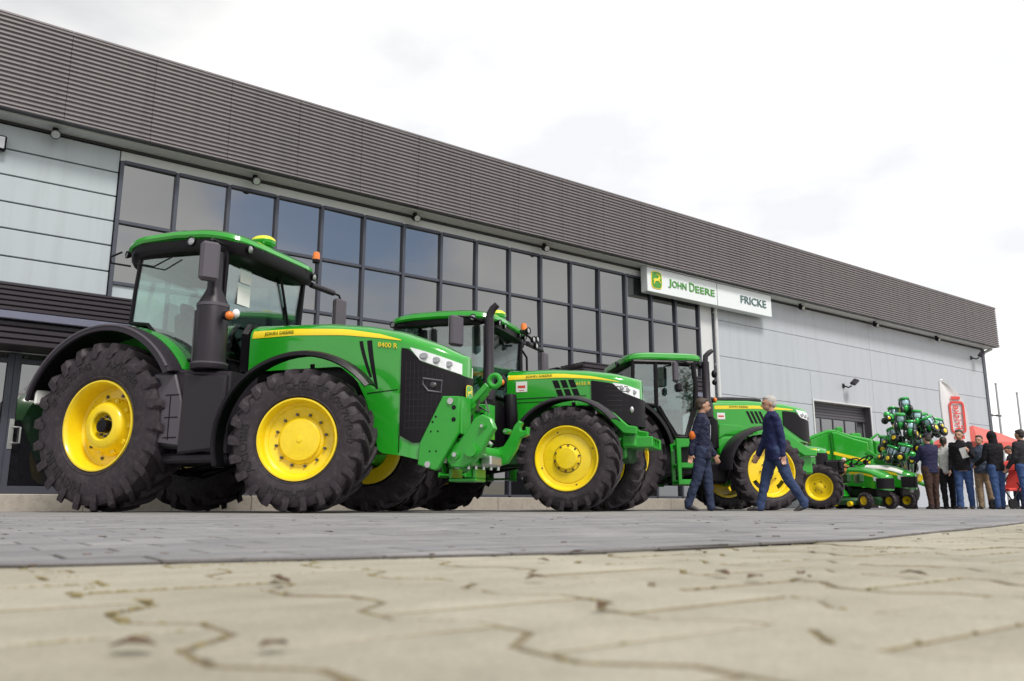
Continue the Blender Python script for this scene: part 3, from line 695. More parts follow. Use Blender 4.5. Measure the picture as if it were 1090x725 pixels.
# ------------------------------------------------------------------ second tractor
def tractor_second():
    t=thing('tractor','middle green tractor with flat yellow disc wheels, behind the nose of the largest one','tractor',(-1.493,13.446,0),R(-19.2),'green tractors parked along the hall')
    wb=2.77; underbody(t,wb,.725,.925,.95,.88,3.5,.6,1.2,.95)
    txt=(('540/65 R28',R(100),.07,.575),('540/65 R28',R(280),.07,.575))
    for s in(-1,1):
        wheel(t,(wb,.925*s,.725),s,.725,.52,.44,'disc',22,R(1.3),txt)
        f=arc_shell(wb,.725,.85,38,152,s*.70,s*1.18,.026,26,.03); f.cyl((wb,s*.7,1.55),(wb,s*.5,1.2),.03,seg=8); obj('front_fender',f,M['plum'],t)
        wheel(t,(0,.90*s,.95),s,.95,.58,.56,'deep',20)
        f=arc_shell(0,.95,1.13,30,160,s*.55,s*1.18,.035,26,.05); obj('rear_fender',f,M['green'],t)
        lp_=MB(); lp_.tube([(1.14*math.cos(R(a)),s*1.19,.95+1.14*math.sin(R(a))) for a in range(30,161,5)],.022,8); obj('fender_lip',lp_,M['black'],t)
    H=Hood(lambda x:.40+.04*min(1,max(0,(x-1.6)/1.2)),3.0,3.66,[(1.6,2.16),(2.3,2.15),(2.9,2.10),(3.3,2.03),(3.66,1.92)],[(1.6,.20),(3.0,.20),(3.66,.07)],2.2,2.5)
    zbt=[(1.6,1.30),(2.0,1.30),(2.3,1.55),(3.05,1.53),(3.3,1.36),(3.66,1.22)]
    hd=obj('bonnet',H.body(1.64,3.655,lambda x:H.lin(zbt,x),56),M['green'],t)
    # lower panel and seams
    sm=MB()
    for s in(-1,1):
        sm.tube([(x,s*(H.y(x,1.68)+.002),1.68) for x in(1.66,2.0,2.4,2.9)],.008,6); sm.tube([(x,s*(H.y(x,1.62)+.002),1.62) for x in(1.66,2.0,2.4)],.006,6)
    obj('panel_seam',sm,M['green_dark'],hd)
    ulo=[(2.98,1.93),(3.2,1.80),(3.38,1.80),(3.45,1.68),(3.66,1.60)]
    go=obj('grille',H.nose(2.98,lambda x:H.lin([(2.98,1.60),(3.1,1.52),(3.3,1.38),(3.55,1.22),(3.66,1.22)],x),lambda x:H.lin([(2.98,1.90),(3.30,1.845),(3.40,1.72),(3.66,1.62)],x),.008),M['grille'],t)
    ms=MB()
    for s in(-1,1):
        for k in range(6):
            z=1.45+k*.07
            ms.tube([(x,s*(H.w(x,.008)+.012),z) for x in(3.20,3.3,3.4,3.5)],.004,5)
    obj('grille_rib',ms,M['plum'],go)
    hu=lambda x:H.lin([(3.30,1.855),(3.45,1.83),(3.66,1.76)],x); hlow=lambda x:H.lin([(3.30,1.84),(3.42,1.72),(3.66,1.62)],x)
    for s in(-1,1):
        o=obj('headlight',H.patch(3.30,3.64,hlow,hu,.012,12,4,(s,),.012),M['lens'],t)
        for x in(3.42,3.50,3.58): b=MB(); z=(hu(x)+hlow(x))/2; b.ell((x,s*(H.y(x,z,.012)+.012),z),(.038,.006,.036),12); obj('reflector',b,M['lensd'],o)
        c=MB(); c.ell((3.54,s*(H.w(3.54,.01)+.01),1.46),(.035,.02,.05),10); obj('grille_lamp',c,M['steel'],t)
        v=MB()
        for k in range(3):
            x0=2.37+k*.125
            for z0,z1 in((1.81,1.93),(1.68,1.79)):
                rows=[[(x+(1.93-z)*.38,s*(H.y(x+(1.93-z)*.38,z,.004)),z) for x in(x0,x0+.045,x0+.09)] for z in(z1,(z0+z1)/2,z0)]
                v.shell(rows,.006*s)
        obj('side_vent',v,M['black'],hd)
        a=MB(); pol=[(2.94,1.56),(3.08,1.57),(3.32,1.40),(3.52,1.215),(3.65,1.19),(3.64,1.08),(3.45,1.10),(3.25,1.30),(3.04,1.47)]
        a.prism(pol,s*.40,s*.50,0,.015); obj('bonnet_support',a,M['green2'],t)
        up=lambda x:H.lin([(1.66,2.05),(2.5,2.035),(3.0,1.965),(3.42,1.865)],x); lo=lambda x:H.lin([(1.66,1.975),(2.5,1.97),(3.0,1.925),(3.42,1.86)],x)
        obj('decal_stripe',H.patch(1.66,3.38,lo,up,.004,20,3,(s,),.003),M['stripe'],t)
    obj('lettering',side_text('JOHN DEERE',1.95,1.99,.04,lambda x:-(H.y(x,2.0,.006)+.003),wd=.42),M['green_dark'],t)
    obj('model_lettering',side_text('6155 R',2.75,1.84,.05,lambda x:-(H.y(x,1.86,.004)+.002),wd=.22,slope=-.03,bold=True),M['stripe'],t)
    st=MB(); yy=-(H.y(1.88,1.85)+.004); st.box(1.79,1.97,yy-.003,yy,1.78,1.94); so=obj('notice',st,M['paper'],t)
    sr=MB(); sr.box(1.82,1.94,yy-.005,yy-.003,1.84,1.88); sr.box(1.84,1.92,yy-.005,yy-.003,1.80,1.81); obj('notice_print',sr,M['red'],so)
    w=MB(); w.box(3.40,3.62,-.42,.42,.90,1.10,.03); w.box(3.58,3.85,-.38,-.30,.90,1.06,.015); w.box(3.58,3.85,.30,.38,.90,1.06,.015); w.box(3.58,3.84,-.30,.30,.90,.93,.01); w.box(3.58,3.84,-.30,.30,1.03,1.06,.01)
    for y in(-.12,.08): w.box(3.80,3.83,y,y+.05,.93,1.03)
    w.box(3.1,3.45,-.30,.30,.75,1.05,.03); obj('weight_carrier',w,M['green2'],t)
    cab(t,dict(xrt=-.05,xrb=-.10,xat=1.45,xab=1.42,hwt=.80,hwb=.76,zrb=2.02,zfb=1.75,zt=2.86,low=[(-.10,2.02),(.4,1.95),(.8,1.6),(1.42,1.75)],zfloor=1.25))
    rf=MB(); prof=lambda x,y:-.05*max(0,(x-.6)/.8)**2-.05*max(0,(.3-x)/.6)**2
    rf.rings([superplan(-.3,1.62,.88,z,q,5,52,prof) for z,q in((2.93,.985),(2.96,1.0),(3.02,.98),(3.06,.90),(3.08,.6))],True); obj('roof',rf,M['green'],t)
    rb=MB(); rb.rings([superplan(-.28,1.60,.87,z,q,5,52,prof) for z,q in((2.80,.90),(2.84,.97),(2.93,.985))],True); obj('roof_band',rb,M['black'],t)
    for y in(-.62,-.36,.36,.62): lamp(t,(1.60,y,2.84),.06,(1,0,-.2))
    for s in(-1,1): lamp(t,(-.12,s*.86,2.88),.06,(-.2,s,0)); lamp(t,(1.25,s*.87,2.90),.06,(.2,s,0))
    # lamp cluster by the front of the roof
    cl=MB(); cl.tube([(1.62,.3,2.9),(1.72,.5,2.82),(1.74,.75,2.74),(1.66,.95,2.78)],.02,8); obj('lamp_rail',cl,M['black'],t)
    for x,y,z in((1.72,.45,2.92),(1.76,.62,2.80),(1.76,.78,2.72),(1.74,.9,2.86)): lamp(t,(x,y,z),.07,(1,-.2,0))
    gps(t,(1.30,.42,3.05),1.15); beacon(t,(1.45,1.0,3.06),.25)
    ex=MB(); ex.lathe([(.10,1.62),(.10,1.84),(.085,1.88),(.075,1.9),(.075,2.86),(.065,2.87)],(1.50,-.82,0),(0,0,1),24); ex.tube([(1.50,-.82,2.84),(1.51,-.82,2.93),(1.56,-.82,3.02),(1.63,-.82,3.08)],[.06,.06,.058,.05],14); xo=obj('exhaust',ex,M['plum'],t)
    ic=MB(); ic.ell((1.62,-.62,1.92),(.09,.09,.12),12); ic.cyl((1.62,-.62,1.8),(1.62,-.62,1.98),.05,seg=12); obj('indicator_lamp',ic,M['black'],t)
    ia=MB(); ia.ell((1.66,-.70,1.90),(.045,.045,.05),10); obj('amber_lens',ia,M['orange'],t)
    tk=MB(); tk.rings([[(1.42+a,b,z) for a,b in((-.26*q,-.30*q-.75),(.26*q,-.30*q-.75),(.30*q,-.12-.62),(.26*q,.02-.62),(-.26*q,.02-.62),(-.30*q,-.12-.62))] for z,q in((.75,.8),(.8,1),(1.5,1),(1.6,.8))],True); obj('side_tank',tk,M['black'],t)
    hs=MB(); hs.tube([(1.76,-.6,1.7),(1.80,-.66,1.4),(1.78,-.6,1.05),(1.7,-.5,.9)],.10,12); obj('intake_pipe',hs,M['black'],t)
    for s in(-1,1):
        e=MB()
        for k in range(3): e.box(.85,1.25,s*.98-.16,s*.98+.16,.5+.3*k,.53+.3*k,.01)
        e.box(.83,.86,s*.98-.16,s*.98+.16,.48,1.3,.01); e.box(1.24,1.27,s*.98-.16,s*.98+.16,.48,1.3,.01); obj('step',e,M['green2'],t)
    mirror(t,[(1.42,-.82,2.82),(1.30,-1.05,2.86),(1.15,-1.18,2.86),(1.12,-1.2,2.75)],(1.12,-1.2,2.63),(.10,.24,.46),R(-30))
    mirror(t,[(1.46,.82,2.80),(1.48,1.3,2.84),(1.5,1.95,2.86),(1.5,2.02,2.8)],(1.5,2.02,2.62),(.10,.22,.44),R(-10))
    am=MB(); am.cyl((1.48,1.1,2.84),(1.5,1.85,2.86),.045,seg=12); obj('mirror_arm',am,M['plum'],t)
    hr=MB(); hr.tube([(1.44,.9,2.7),(1.46,1.12,2.6),(1.46,1.15,2.2),(1.44,.95,2.1)],.02,8); hr.tube([(1.44,-.86,2.75),(1.46,-.9,2.3),(1.44,-.86,1.9)],.02,8); obj('grab_rail',hr,M['black'],t)
    return t

# ------------------------------------------------------------------ third tractor
def tractor_third():
    t=thing('tractor','green tractor with a square glazed cab and green steps, behind the two men','tractor',(1.546,15.03,0),R(9),'green tractors parked along the hall',1.08)
    wb=2.58; underbody(t,wb,.61,.86,.83,.82,3.4,.5,1.05,.83)
    for s in(-1,1):
        wheel(t,(wb,.87*s,.61),s,.61,.42,.40,'slot',18,R(2))
        f=arc_shell(wb,.61,.715,72,178,s*.66,s*1.10,.022,24,.03); obj('front_fender',f,M['plum'],t)
        wheel(t,(0,.90*s,.83),s,.83,.52,.52,'deep',20)
        f=arc_shell(0,.83,.95,12,150,s*.80,s*1.16,.03,26,.05); obj('rear_fender',f,M['black'],t)
        g=arc_shell(0,.83,1.03,5,140,s*.52,s*.80,.04,24)
        wall=[(1.02*math.cos(R(a)),.83+1.02*math.sin(R(a))) for a in range(0,146,6)]+[(-.5,.7),(.9,.7)]
        g.prism(wall,s*.52,s*.55); obj('fender_panel',g,M['green'],t)
        e=MB(); y0,y1=s*.70,s*1.02
        e.prism([(1.02,1.12),(1.30,1.12),(1.30,1.0),(1.10,.98),(1.10,.74),(1.38,.74),(1.38,.66),(1.10,.66),(1.10,.48),(1.40,.48),(1.40,.40),(1.04,.40)],s*.98,s*1.02,0,.008)
        e.prism([(1.02,1.12),(1.30,1.12),(1.30,1.0),(1.10,.98),(1.10,.74),(1.38,.74),(1.38,.66),(1.10,.66),(1.10,.48),(1.40,.48),(1.40,.40),(1.04,.40)],s*.70,s*.74,0,.008)
        for z in(.41,.67,1.0): e.box(1.06,1.38,min(y0,y1)+.04,max(y0,y1)-.04,z,z+.04,.008)
        obj('step',e,M['green2'],t)
    H=Hood(.42,3.16,3.78,[(1.9,1.86),(2.6,1.87),(3.2,1.83),(3.78,1.72)],[(1.9,.14),(3.1,.16),(3.78,.07)],2.3,2.7)
    zbt=[(1.9,1.10),(2.1,1.10),(2.4,1.22),(2.85,1.22),(3.0,1.15),(3.3,1.16),(3.78,1.12)]
    hd=obj('bonnet',H.body(1.92,3.775,lambda x:H.lin(zbt,x),52),M['green'],t)
    bk=MB()
    bk.rings([[(x,y,z) for y,z in((-.30,zt_-.02),(-.27,zt_+.025),(.27,zt_+.025),(.30,zt_-.02))] for x,zt_ in((1.95,1.865),(2.3,1.875),(2.75,1.865),(2.85,1.85))],True); obj('bonnet_vent',bk,M['black'],t)
    go=obj('grille',H.nose(3.16,lambda x:H.lin([(3.16,1.42),(3.35,1.28),(3.55,1.17),(3.78,1.14)],x),lambda x:H.lin([(3.16,1.66),(3.40,1.64),(3.48,1.56),(3.78,1.50)],x),.008),M['grille'],t)
    hu=lambda x:H.lin([(3.42,1.69),(3.6,1.67),(3.78,1.62)],x); hlow=lambda x:H.lin([(3.42,1.675),(3.52,1.54),(3.78,1.47)],x)
    for s in(-1,1):
        o=obj('headlight',H.patch(3.42,3.765,hlow,hu,.012,12,4,(s,),.012),M['lens'],t)
        for x in(3.54,3.62,3.70): b=MB(); z=(hu(x)+hlow(x))/2; b.ell((x,s*(H.y(x,z,.012)+.012),z),(.034,.006,.034),12); obj('reflector',b,M['lensd'],o)
        v=MB()
        for k in range(4):
            x0=2.50+k*.075; rows=[[(x+(1.64-z)*.45,s*H.y(x+(1.64-z)*.45,z,.004),z) for x in(x0,x0+.045)] for z in(1.645,1.55,1.44)]
            v.shell(rows,.006*s)
        obj('side_vent',v,M['black'],hd)
        up=lambda x:H.lin([(1.94,1.73),(2.7,1.745),(3.3,1.70),(3.4,1.685)],x); lo=lambda x:H.lin([(1.94,1.67),(2.7,1.69),(3.3,1.675),(3.4,1.68)],x)
        obj('decal_stripe',H.patch(1.94,3.36,lo,up,.004,18,3,(s,),.003),M['stripe'],t)
        p=MB(); p.prism([(1.93,1.08),(2.0,.62),(2.30,.62),(2.45,.95),(2.5,1.18),(2.40,1.22),(2.05,1.20)],s*.36,s*.47,0,.03); p.prism([(1.98,1.16),(2.0,1.42),(2.40,1.40),(2.62,1.27),(2.5,1.24),(2.1,1.24)],s*.42,s*.44,0,.01); obj('side_panel',p,M['green'],t)
        a=MB(); a.prism([(2.95,1.30),(3.1,1.32),(3.35,1.18),(3.6,1.02),(3.72,1.0),(3.72,.90),(3.5,.9),(3.2,1.08),(2.98,1.20)],s*.36,s*.46,0,.012); obj('bonnet_support',a,M['green2'],t)
    obj('lettering',side_text('JOHN DEERE',2.2,1.70,.03,lambda x:-(H.y(x,1.71,.006)+.003),wd=.34),M['green_dark'],t)
    st=MB(); yy=-(H.y(2.02,1.55)+.004); st.box(1.98,2.12,yy-.003,yy,1.50,1.61); so=obj('notice',st,M['paper'],t); sr=MB(); sr.box(2.0,2.10,yy-.005,yy-.003,1.54,1.565); obj('notice_print',sr,M['red'],so)
    tk=MB(); tk.prism([(1.72,.95),(1.86,.90),(1.92,1.1),(1.92,1.45),(1.82,1.55),(1.72,1.5)],-.62,-.36,0,.03); tk.cyl((1.80,-.62,1.0),(1.80,-.62,1.45),.10,seg=14); obj('air_filter',tk,M['black'],t)
    fl=MB(); fl.box(1.35,2.0,-.75,-.40,.42,.78,.05); fl.box(1.35,2.0,.40,.75,.42,.78,.05); obj('fuel_tank',fl,M['black'],t)
    cab(t,dict(xrt=.42,xrb=.42,xat=1.44,xab=1.46,hwt=.80,hwb=.78,zrb=1.72,zfb=1.62,zt=2.38,xb=.80,zbb=1.66,low=[(.42,1.72),(.80,1.66),(.95,1.42),(1.10,1.16),(1.30,1.16),(1.46,1.62)],zfloor=1.05,pr=.04,door=[(.84,1.66),(.98,1.42),(1.13,1.19),(1.29,1.19),(1.42,1.62)]))
    rf=MB(); prof=lambda x,y:-.06*max(0,(.7-x)/.5)**2
    rf.rings([superplan(.30,1.66,.85,z,q,6,52,prof) for z,q in((2.42,.985),(2.45,1.0),(2.51,.985),(2.545,.92),(2.56,.6))],True); obj('roof',rf,M['green'],t)
    rb=MB(); rb.rings([superplan(.32,1.66,.84,z,q,6,52) for z,q in((2.35,.95),(2.37,.985),(2.43,.985))],True); obj('roof_band',rb,M['black'],t)
    for y in(-.6,.6): lamp(t,(1.66,y,2.36),.05,(1,0,-.2)); lamp(t,(.20,y,2.36),.05,(-1,0,-.2))
    ex=MB(); ex.lathe([(.09,1.5),(.09,1.72),(.064,1.76),(.064,2.42),(.05,2.43)],(1.70,-.70,0),(0,0,1),22); ex.tube([(1.70,-.70,2.40),(1.71,-.70,2.52),(1.77,-.70,2.58),(1.83,-.70,2.62)],[.045,.045,.042,.035],14); obj('exhaust',ex,M['plum'],t)
    il=MB(); il.ell((1.80,-.56,1.80),(.10,.07,.06),12); il.cyl((1.82,-.5,1.65),(1.80,-.55,1.8),.025,seg=8); obj('indicator_lamp',il,M['black'],t); ia=MB(); ia.ell((1.88,-.60,1.80),(.035,.045,.045),10); obj('amber_lens',ia,M['orange'],t)
    wl=MB(); wl.ell((1.84,-.72,2.22),(.05,.05,.07),10); wl.ell((1.84,-.72,2.08),(.045,.045,.05),10); obj('work_light',wl,M['black'],t)
    mirror(t,[(1.40,-.84,2.34),(1.2,-1.02,2.37),(1.06,-1.1,2.35),(1.02,-1.1,2.0)],(1.02,-1.12,2.17),(.08,.20,.34),R(-28))
    mb=MB(); mb.obox((1.06,-1.12,1.92),(.08,.16,.14),Matrix.Rotation(R(14),3,'Z'),.03); obj('wide_mirror',mb,M['plum'],t)
    mb=MB(); mb.tube([(1.46,.84,2.2),(1.5,1.3,2.22),(1.55,1.62,2.22),(1.56,1.66,2.1),(1.56,1.66,1.75)],.02,8); mb.tube([(1.47,.84,1.9),(1.5,1.2,1.92),(1.53,1.4,1.92)],.014,8); mo=obj('wing_mirror',mb,M['black'],t)
    mh=MB(); mh.obox((1.56,1.58,1.98),(.07,.16,.26),Matrix.Rotation(R(-10),3,'Z'),.025); mh.obox((1.56,1.60,1.72),(.08,.16,.13),Matrix.Rotation(R(-10),3,'Z'),.03); obj('mirror_housing',mh,M['plum'],mo)
    wp=MB(); wp.tube([(1.50,.1,1.75),(1.49,.3,2.1),(1.49,.34,2.2)],.012,6); wp.tube([(1.49,.15,2.0),(1.48,.45,2.3)],.014,6); obj('wiper',wp,M['black'],t)
    pp=MB(); pp.obox((.42,-.5,1.95),(.006,.22,.30),None,0); obj('notice',pp,M['paper'],t)
    ff=MB(); ff.box(3.40,3.70,-.34,.34,.60,.92,.03); obj('front_weight',ff,M['green2'],t)
    return t
# ------------------------------------------------------------------ setting materials
M['panelL']=mat('pale_wall_panel',(.42,.47,.50),.42,metal=.0,var=.05,vs=.8,dirt=(.33,.345,.36),dirt_amt=.4,streak=True)
M['panelR']=mat('grey_wall_panel',(.43,.455,.50),.45,var=.05,vs=.6,dirt=(.33,.345,.375),dirt_amt=.45,streak=True)
M['trimL']=mat('light_trim',(.60,.61,.62),.4,var=.05)
M['wallcore']=mat('wall_core',(.10,.105,.115),.7,var=.1)
M['clad']=mat('ribbed_cladding',(.205,.185,.192),.42,metal=.2,var=.10,vs=.9,dirt=(.13,.12,.13),dirt_amt=.5,streak=True)
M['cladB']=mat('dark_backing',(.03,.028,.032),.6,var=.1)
M['alu']=mat('dark_window_frame',(.062,.066,.088),.4,metal=.3,var=.1)
M['slat']=mat('canopy_slat',(.022,.015,.022),.5,var=.3,vs=3)
M['beam']=mat('canopy_beam',(.16,.165,.23),.4,metal=.3,var=.1)
M['shutter']=mat('roller_shutter',(.075,.07,.085),.5,var=.12)
M['concrete']=mat('step_concrete',(.40,.36,.31),.8,var=.18,vs=5,bump=.3,bs=60,dirt=(.2,.16,.14),dirt_amt=.5)
M['signw']=mat('sign_face',(.72,.76,.78),.35,var=.03)
M['signg']=mat('sign_green',(.06,.28,.03),.4,var=.05)
M['signd']=mat('sign_dark_letters',(.06,.13,.13),.4,var=.05)
def winglass():
    m,nt,out=newmat('window_glass'); p=N(nt,'ShaderNodeBsdfPrincipled'); L=nt.links.new
    p.inputs['Base Color'].default_value=(.010,.010,.013,1); p.inputs['Roughness'].default_value=.03; p.inputs['IOR'].default_value=2.75  # near-black opaque base puts the unlit interior into the pane colour
    p.inputs['Coat Weight'].default_value=.3
    tc=N(nt,'ShaderNodeTexCoord'); nz=N(nt,'ShaderNodeTexNoise'); nz.inputs['Scale'].default_value=.55; nz.inputs['Detail'].default_value=1
    L(tc.outputs['Object'],nz.inputs['Vector']); b=N(nt,'ShaderNodeBump'); b.inputs['Strength'].default_value=.05; b.inputs['Distance'].default_value=.06
    L(nz.outputs['Fac'],b.inputs['Height']); L(b.outputs[0],p.inputs['Normal']); L(b.outputs[0],p.inputs['Coat Normal'])
    L(p.outputs[0],out.inputs[0]); return m
M['wing']=winglass()
AL=math.radians(90-53.7325)     # hall direction measured from +X
DW=16.0
def WP(s,y,z=0):                # point on the hall: s along it, y behind its wall
    return Vector((math.cos(AL)*s-math.sin(AL)*(DW+y),math.sin(AL)*s+math.cos(AL)*(DW+y),z))

def hall():
    b=thing('showroom_hall','long grey showroom hall with a dark ribbed roof band and window grid','building',tuple(WP(0,0,0)),AL)
    S0,S1=-12.0,36.62
    w=MB(); w.box(S0,S1-.05,.34,22,0,8.3); obj('wall',w,M['wallcore'],b,False)
    # left cassettes
    zs=[0.0,2.6,3.34,3.80,4.26,4.75,5.22,5.70,6.17,6.62]
    for z0,z1 in zip(zs,zs[1:]):
        p=MB()
        if z0<2.6: p.box(S0,-.45,.0,.33,.02,2.58,.008)
        else: p.box(S0,2.60,-.04,.33,z0+.012,z1-.012,.008)
        obj('wall_panel',p,M['panelL'],b)
    p=MB(); p.box(2.62,18.64,-.02,.33,6.43,6.62,.006); obj('wall_panel',p,M['trimL'],b)
    p=MB(); p.box(18.68,19.22,-.02,.33,0.0,6.62,.006); obj('wall_panel',p,M['trimL'],b)
    rows=[0.0,1.10,2.20,3.36,4.52,5.63,6.62]; ds0,ds1,dz=24.15,27.55,3.50
    for a0,a1 in((19.42,27.86),(27.86,S1)):
        for z0,z1 in zip(rows,rows[1:]):
            p=MB(); g=.006
            if a0<20 and z0<dz:
                zt=min(z1,dz)
                p.box(a0+g,ds0-.07,-.02,.33,z0+g,z1-g,.005); obj('wall_panel',p,M['panelR'],b); p=MB(); p.box(ds1+.07,a1-g,-.02,.33,z0+g,z1-g,.005)
                if z1>dz+.1: obj('wall_panel',p,M['panelR'],b); p=MB(); p.box(ds0-.06,ds1+.06,-.02,.33,dz+.07,z1-g,.0)
            else: p.box(a0+g,a1-g,-.02,.33,z0+g,z1-g,.005)
            obj('wall_panel',p,M['panelR'],b)
    t=MB(); t.box(S0,S1,-.07,-.0,6.625,6.665); obj('eaves_trim',t,M['cladB'],b,False)
    # glazing grid
    s0,s1,n=2.65,18.60,16; dx=(s1-s0)/n; zz=[.30,2.86,4.06,5.23,6.40]
    f=MB()
    for i in range(n+1): f.box(s0+dx*i-.035,s0+dx*i+.035,-.085,.10,zz[0],zz[-1],.006)
    for z in zz:
        for i in range(n): f.box(s0+dx*i+.036,s0+dx*(i+1)-.036,-.070,.09,z-.032,z+.032,.005)
    fo=obj('window_frame',f,M['alu'],b)
    for i in range(n):
        for j in range(4):
            a,c=s0+dx*i+.036,s0+dx*(i+1)-.036; z0,z1=zz[j]+.033,zz[j+1]-.033
            if i==0 and j<2:
                p=MB(); p.box(a,c,-.03,.08,z0,z1); obj('infill_panel',p,M['panelL'],fo); continue
            p=MB(); mx_,mz_=(a+c)/2,(z0+z1)/2; p.box(a-mx_,c-mx_,-.012,.012,z0-mz_,z1-mz_)
            # each pane sits a hair out of true, as real panes do
            o=obj('window_pane',p,M['wing'],fo,False)
            o.location=(mx_,.0,mz_); o.rotation_euler=(random.gauss(0,.007),0,random.gauss(0,.007))
    bk=MB(); bk.box(s0,s1,.12,.33,.3,6.4); obj('unlit_room_backing',bk,M['cladB'],b,False)  # solid dark slab behind the panes, standing in for the unlit interior
    # ribbed roof band, sheet by sheet
    L=1.42; nb=int((37.06-S0)/L)
    prof=[];nr=20;z0,z1=6.69,8.41;ph=(z1-z0-.06)/nr
    for k in range(nr):
        z=z0+.03+k*ph
        prof+=[(-.565,z+ph*.02),(-.565,z+ph*.30),(-.605,z+ph*.48),(-.605,z+ph*.86)]
    poly=[(-.55,z0),(-.62,z0),(-.62,z0+.028)]+prof+[(-.62,z1-.03),(-.62,z1),(-.55,z1)]
    e=37.06
    for k in range(nb+1):
        a=e-L*(k+1); p=MB(); p.prism(poly,max(a,S0)+.007,e-L*k-.001,0,0,'yz'); obj('roof_band_sheet',p,M['clad'],b,ang=20)
    pr=MB(); py=[(x+.0,z) for x,z in poly]
    # return of the band at the end of the hall
    q=[(37.06+(-.55-y)*1.0,z) for y,z in poly]
    pr.prism([(x,z) for x,z in q],-.545,21,0,0,'xz'); obj('roof_band_sheet',pr,M['clad'],b,ang=20)
    r=MB(); r.box(S0,37.04,-.545,21,8.25,8.38); r.box(S0,37.04,-.54,.0,6.74,6.80); obj('roof',r,M['cladB'],b,False)
    so=MB(); so.box(S0,37.0,-.40,-.01,6.672,6.70); obj('soffit',so,M['trimL'],b,False)
    so=MB(); so.box(S0,37.05,-.545,-.41,6.70,6.735); obj('soffit_edge',so,M['alu'],b,False)
    # entrance canopies
    def canopy(a,c,zt,boards1,beamz,boards2):
        y0=-1.0; k=MB()
        k.box(a,c,y0+.04,-.09,beamz[0]+.02,zt-.04); k.box(a,c,y0-.02,-.09,zt-.04,zt,.008)
        for z0_,z1_ in boards1:
            k.box(a,c,y0-.01,y0+.04,z0_,z1_,.012)
        for z0_,z1_ in boards2: k.box(a,c,y0+.06,y0+.12,z0_,z1_,.012)
        k.box(a+.01,c-.01,y0+.12,-.09,boards2[-1][0]+.02,beamz[0])
        for s_,sg in((a,-1),(c,1)):
            for z0_,z1_ in boards1: k.box(s_ if sg>0 else s_-.03,s_+.03 if sg>0 else s_,y0+.0,-.1,z0_+.002,z1_-.002,.01)
        o=obj('entrance_canopy',k,M['slat'],b)
        m=MB(); m.box(a-.03,c+.03,y0-.03,y0+.055,beamz[0],beamz[1],.01); obj('canopy_beam',m,M['beam'],o)
    canopy(-8,2.86,3.58,[(3.47,3.535),(3.385,3.455),(3.30,3.37),(3.215,3.285),(3.135,3.20)],(3.0,3.125),[(2.90,2.98),(2.80,2.88),(2.70,2.78),(2.60,2.68)])
    canopy(13.2,17.6,3.56,[(3.42,3.515),(3.30,3.40),(3.18,3.28),(3.135,3.17)],(3.0,3.125),[(2.90,2.98),(2.80,2.88),(2.70,2.78),(2.60,2.68)])
    # glass doors under the first canopy
    f=MB()
    for s in(-.40,.42,1.26,1.36,2.30,2.56): f.box(s-.05,s+.05,-.06,.06,.27,2.60,.006)
    f.box(-.35,2.51,-.055,.06,2.44,2.52,.005); f.box(-.35,2.51,-.055,.06,.27,.40,.005)
    fo=obj('entrance_frame',f,M['alu'],b)
    for a,c in((-.34,.36),(.48,1.20),(1.42,2.24),(2.36,2.50)):
        p=MB(); p.box(a,c,-.02,.0,.41,2.43); obj('door_pane',p,M['wing'],fo,False); p=MB(); p.box(a,c,-.02,.0,2.53,2.60); obj('door_pane',p,M['wing'],fo,False)
    h=MB(); h.tube([(1.39,-.06,1.10),(1.41,-.13,1.10),(1.50,-.13,1.10),(1.50,-.13,1.36),(1.41,-.13,1.36),(1.39,-.06,1.36)],.016,8); h.box(1.34,1.41,-.072,-.055,1.0,1.5,.004); obj('door_handle',h,M['steel'],fo)
    # roller door
    f=MB(); f.box(ds0-.06,ds0,-.05,.30,0,dz+.06,.006); f.box(ds1,ds1+.06,-.05,.30,0,dz+.06,.006); f.box(ds0,ds1,-.05,.30,dz,dz+.06,.006); do=obj('roller_door',f,M['trimL'],b)
    sh=MB(); sh.box(ds0,ds1,.22,.33,2.98,dz)
    for k in range(5): sh.box(ds0,ds1-.02,.20,.225,2.99+.1*k,3.08+.1*k,.012)
    sh.box(ds1-.03,ds1-.002,-.03,.22,0,dz-.01); sh.box(ds0,ds1,.23,.33,0,1.6);  # dark sheet lining the right reveal puts its shade into the colour
    for k in range(5): sh.box(ds0+.7*k-.03+.02,ds0+.7*k+.05,.20,.25,1.6,2.98,.006)
    for k in range(6): sh.box(ds0+.02,ds1-.04,.215,.24,.05+.26*k,.29+.26*k,.01)
    so=obj('shutter',sh,M['shutter'],do)
    for k in range(4): p=MB(); p.box(ds0+.7*k+.07,ds0+.7*(k+1)-.02,.225,.24,1.62,2.97); obj('shutter_window',p,M['wing'],do,False)
    # pipes and corner
    p=MB(); p.cyl((19.32,-.10,.1),(19.32,-.10,6.62),.055,seg=14)
    for z in(1,2.6,4.2,5.8): p.box(19.26,19.38,-.13,-.02,z,z+.05,.01)
    obj('downpipe',p,M['trimL'],b)
    p=MB(); p.box(36.62,36.86,-.05,.4,0,6.66,.01); obj('corner_trim',p,M['alu'],b)
    p=MB(); p.cyl((36.98,.10,.1),(36.98,.10,6.45),.07,seg=14); p.tube([(36.98,.10,6.4),(37.0,.0,6.55),(37.02,-.3,6.66)],.06,12); obj('downpipe',p,M['trimL'],b)
    st=MB()
    for k in range(24): st.box(-12+1.3*k+.003,-12+1.3*(k+1)-.003,-1.75,.0,-.02,.25,.012)
    obj('concrete_step',st,M['concrete'],b)
    return b
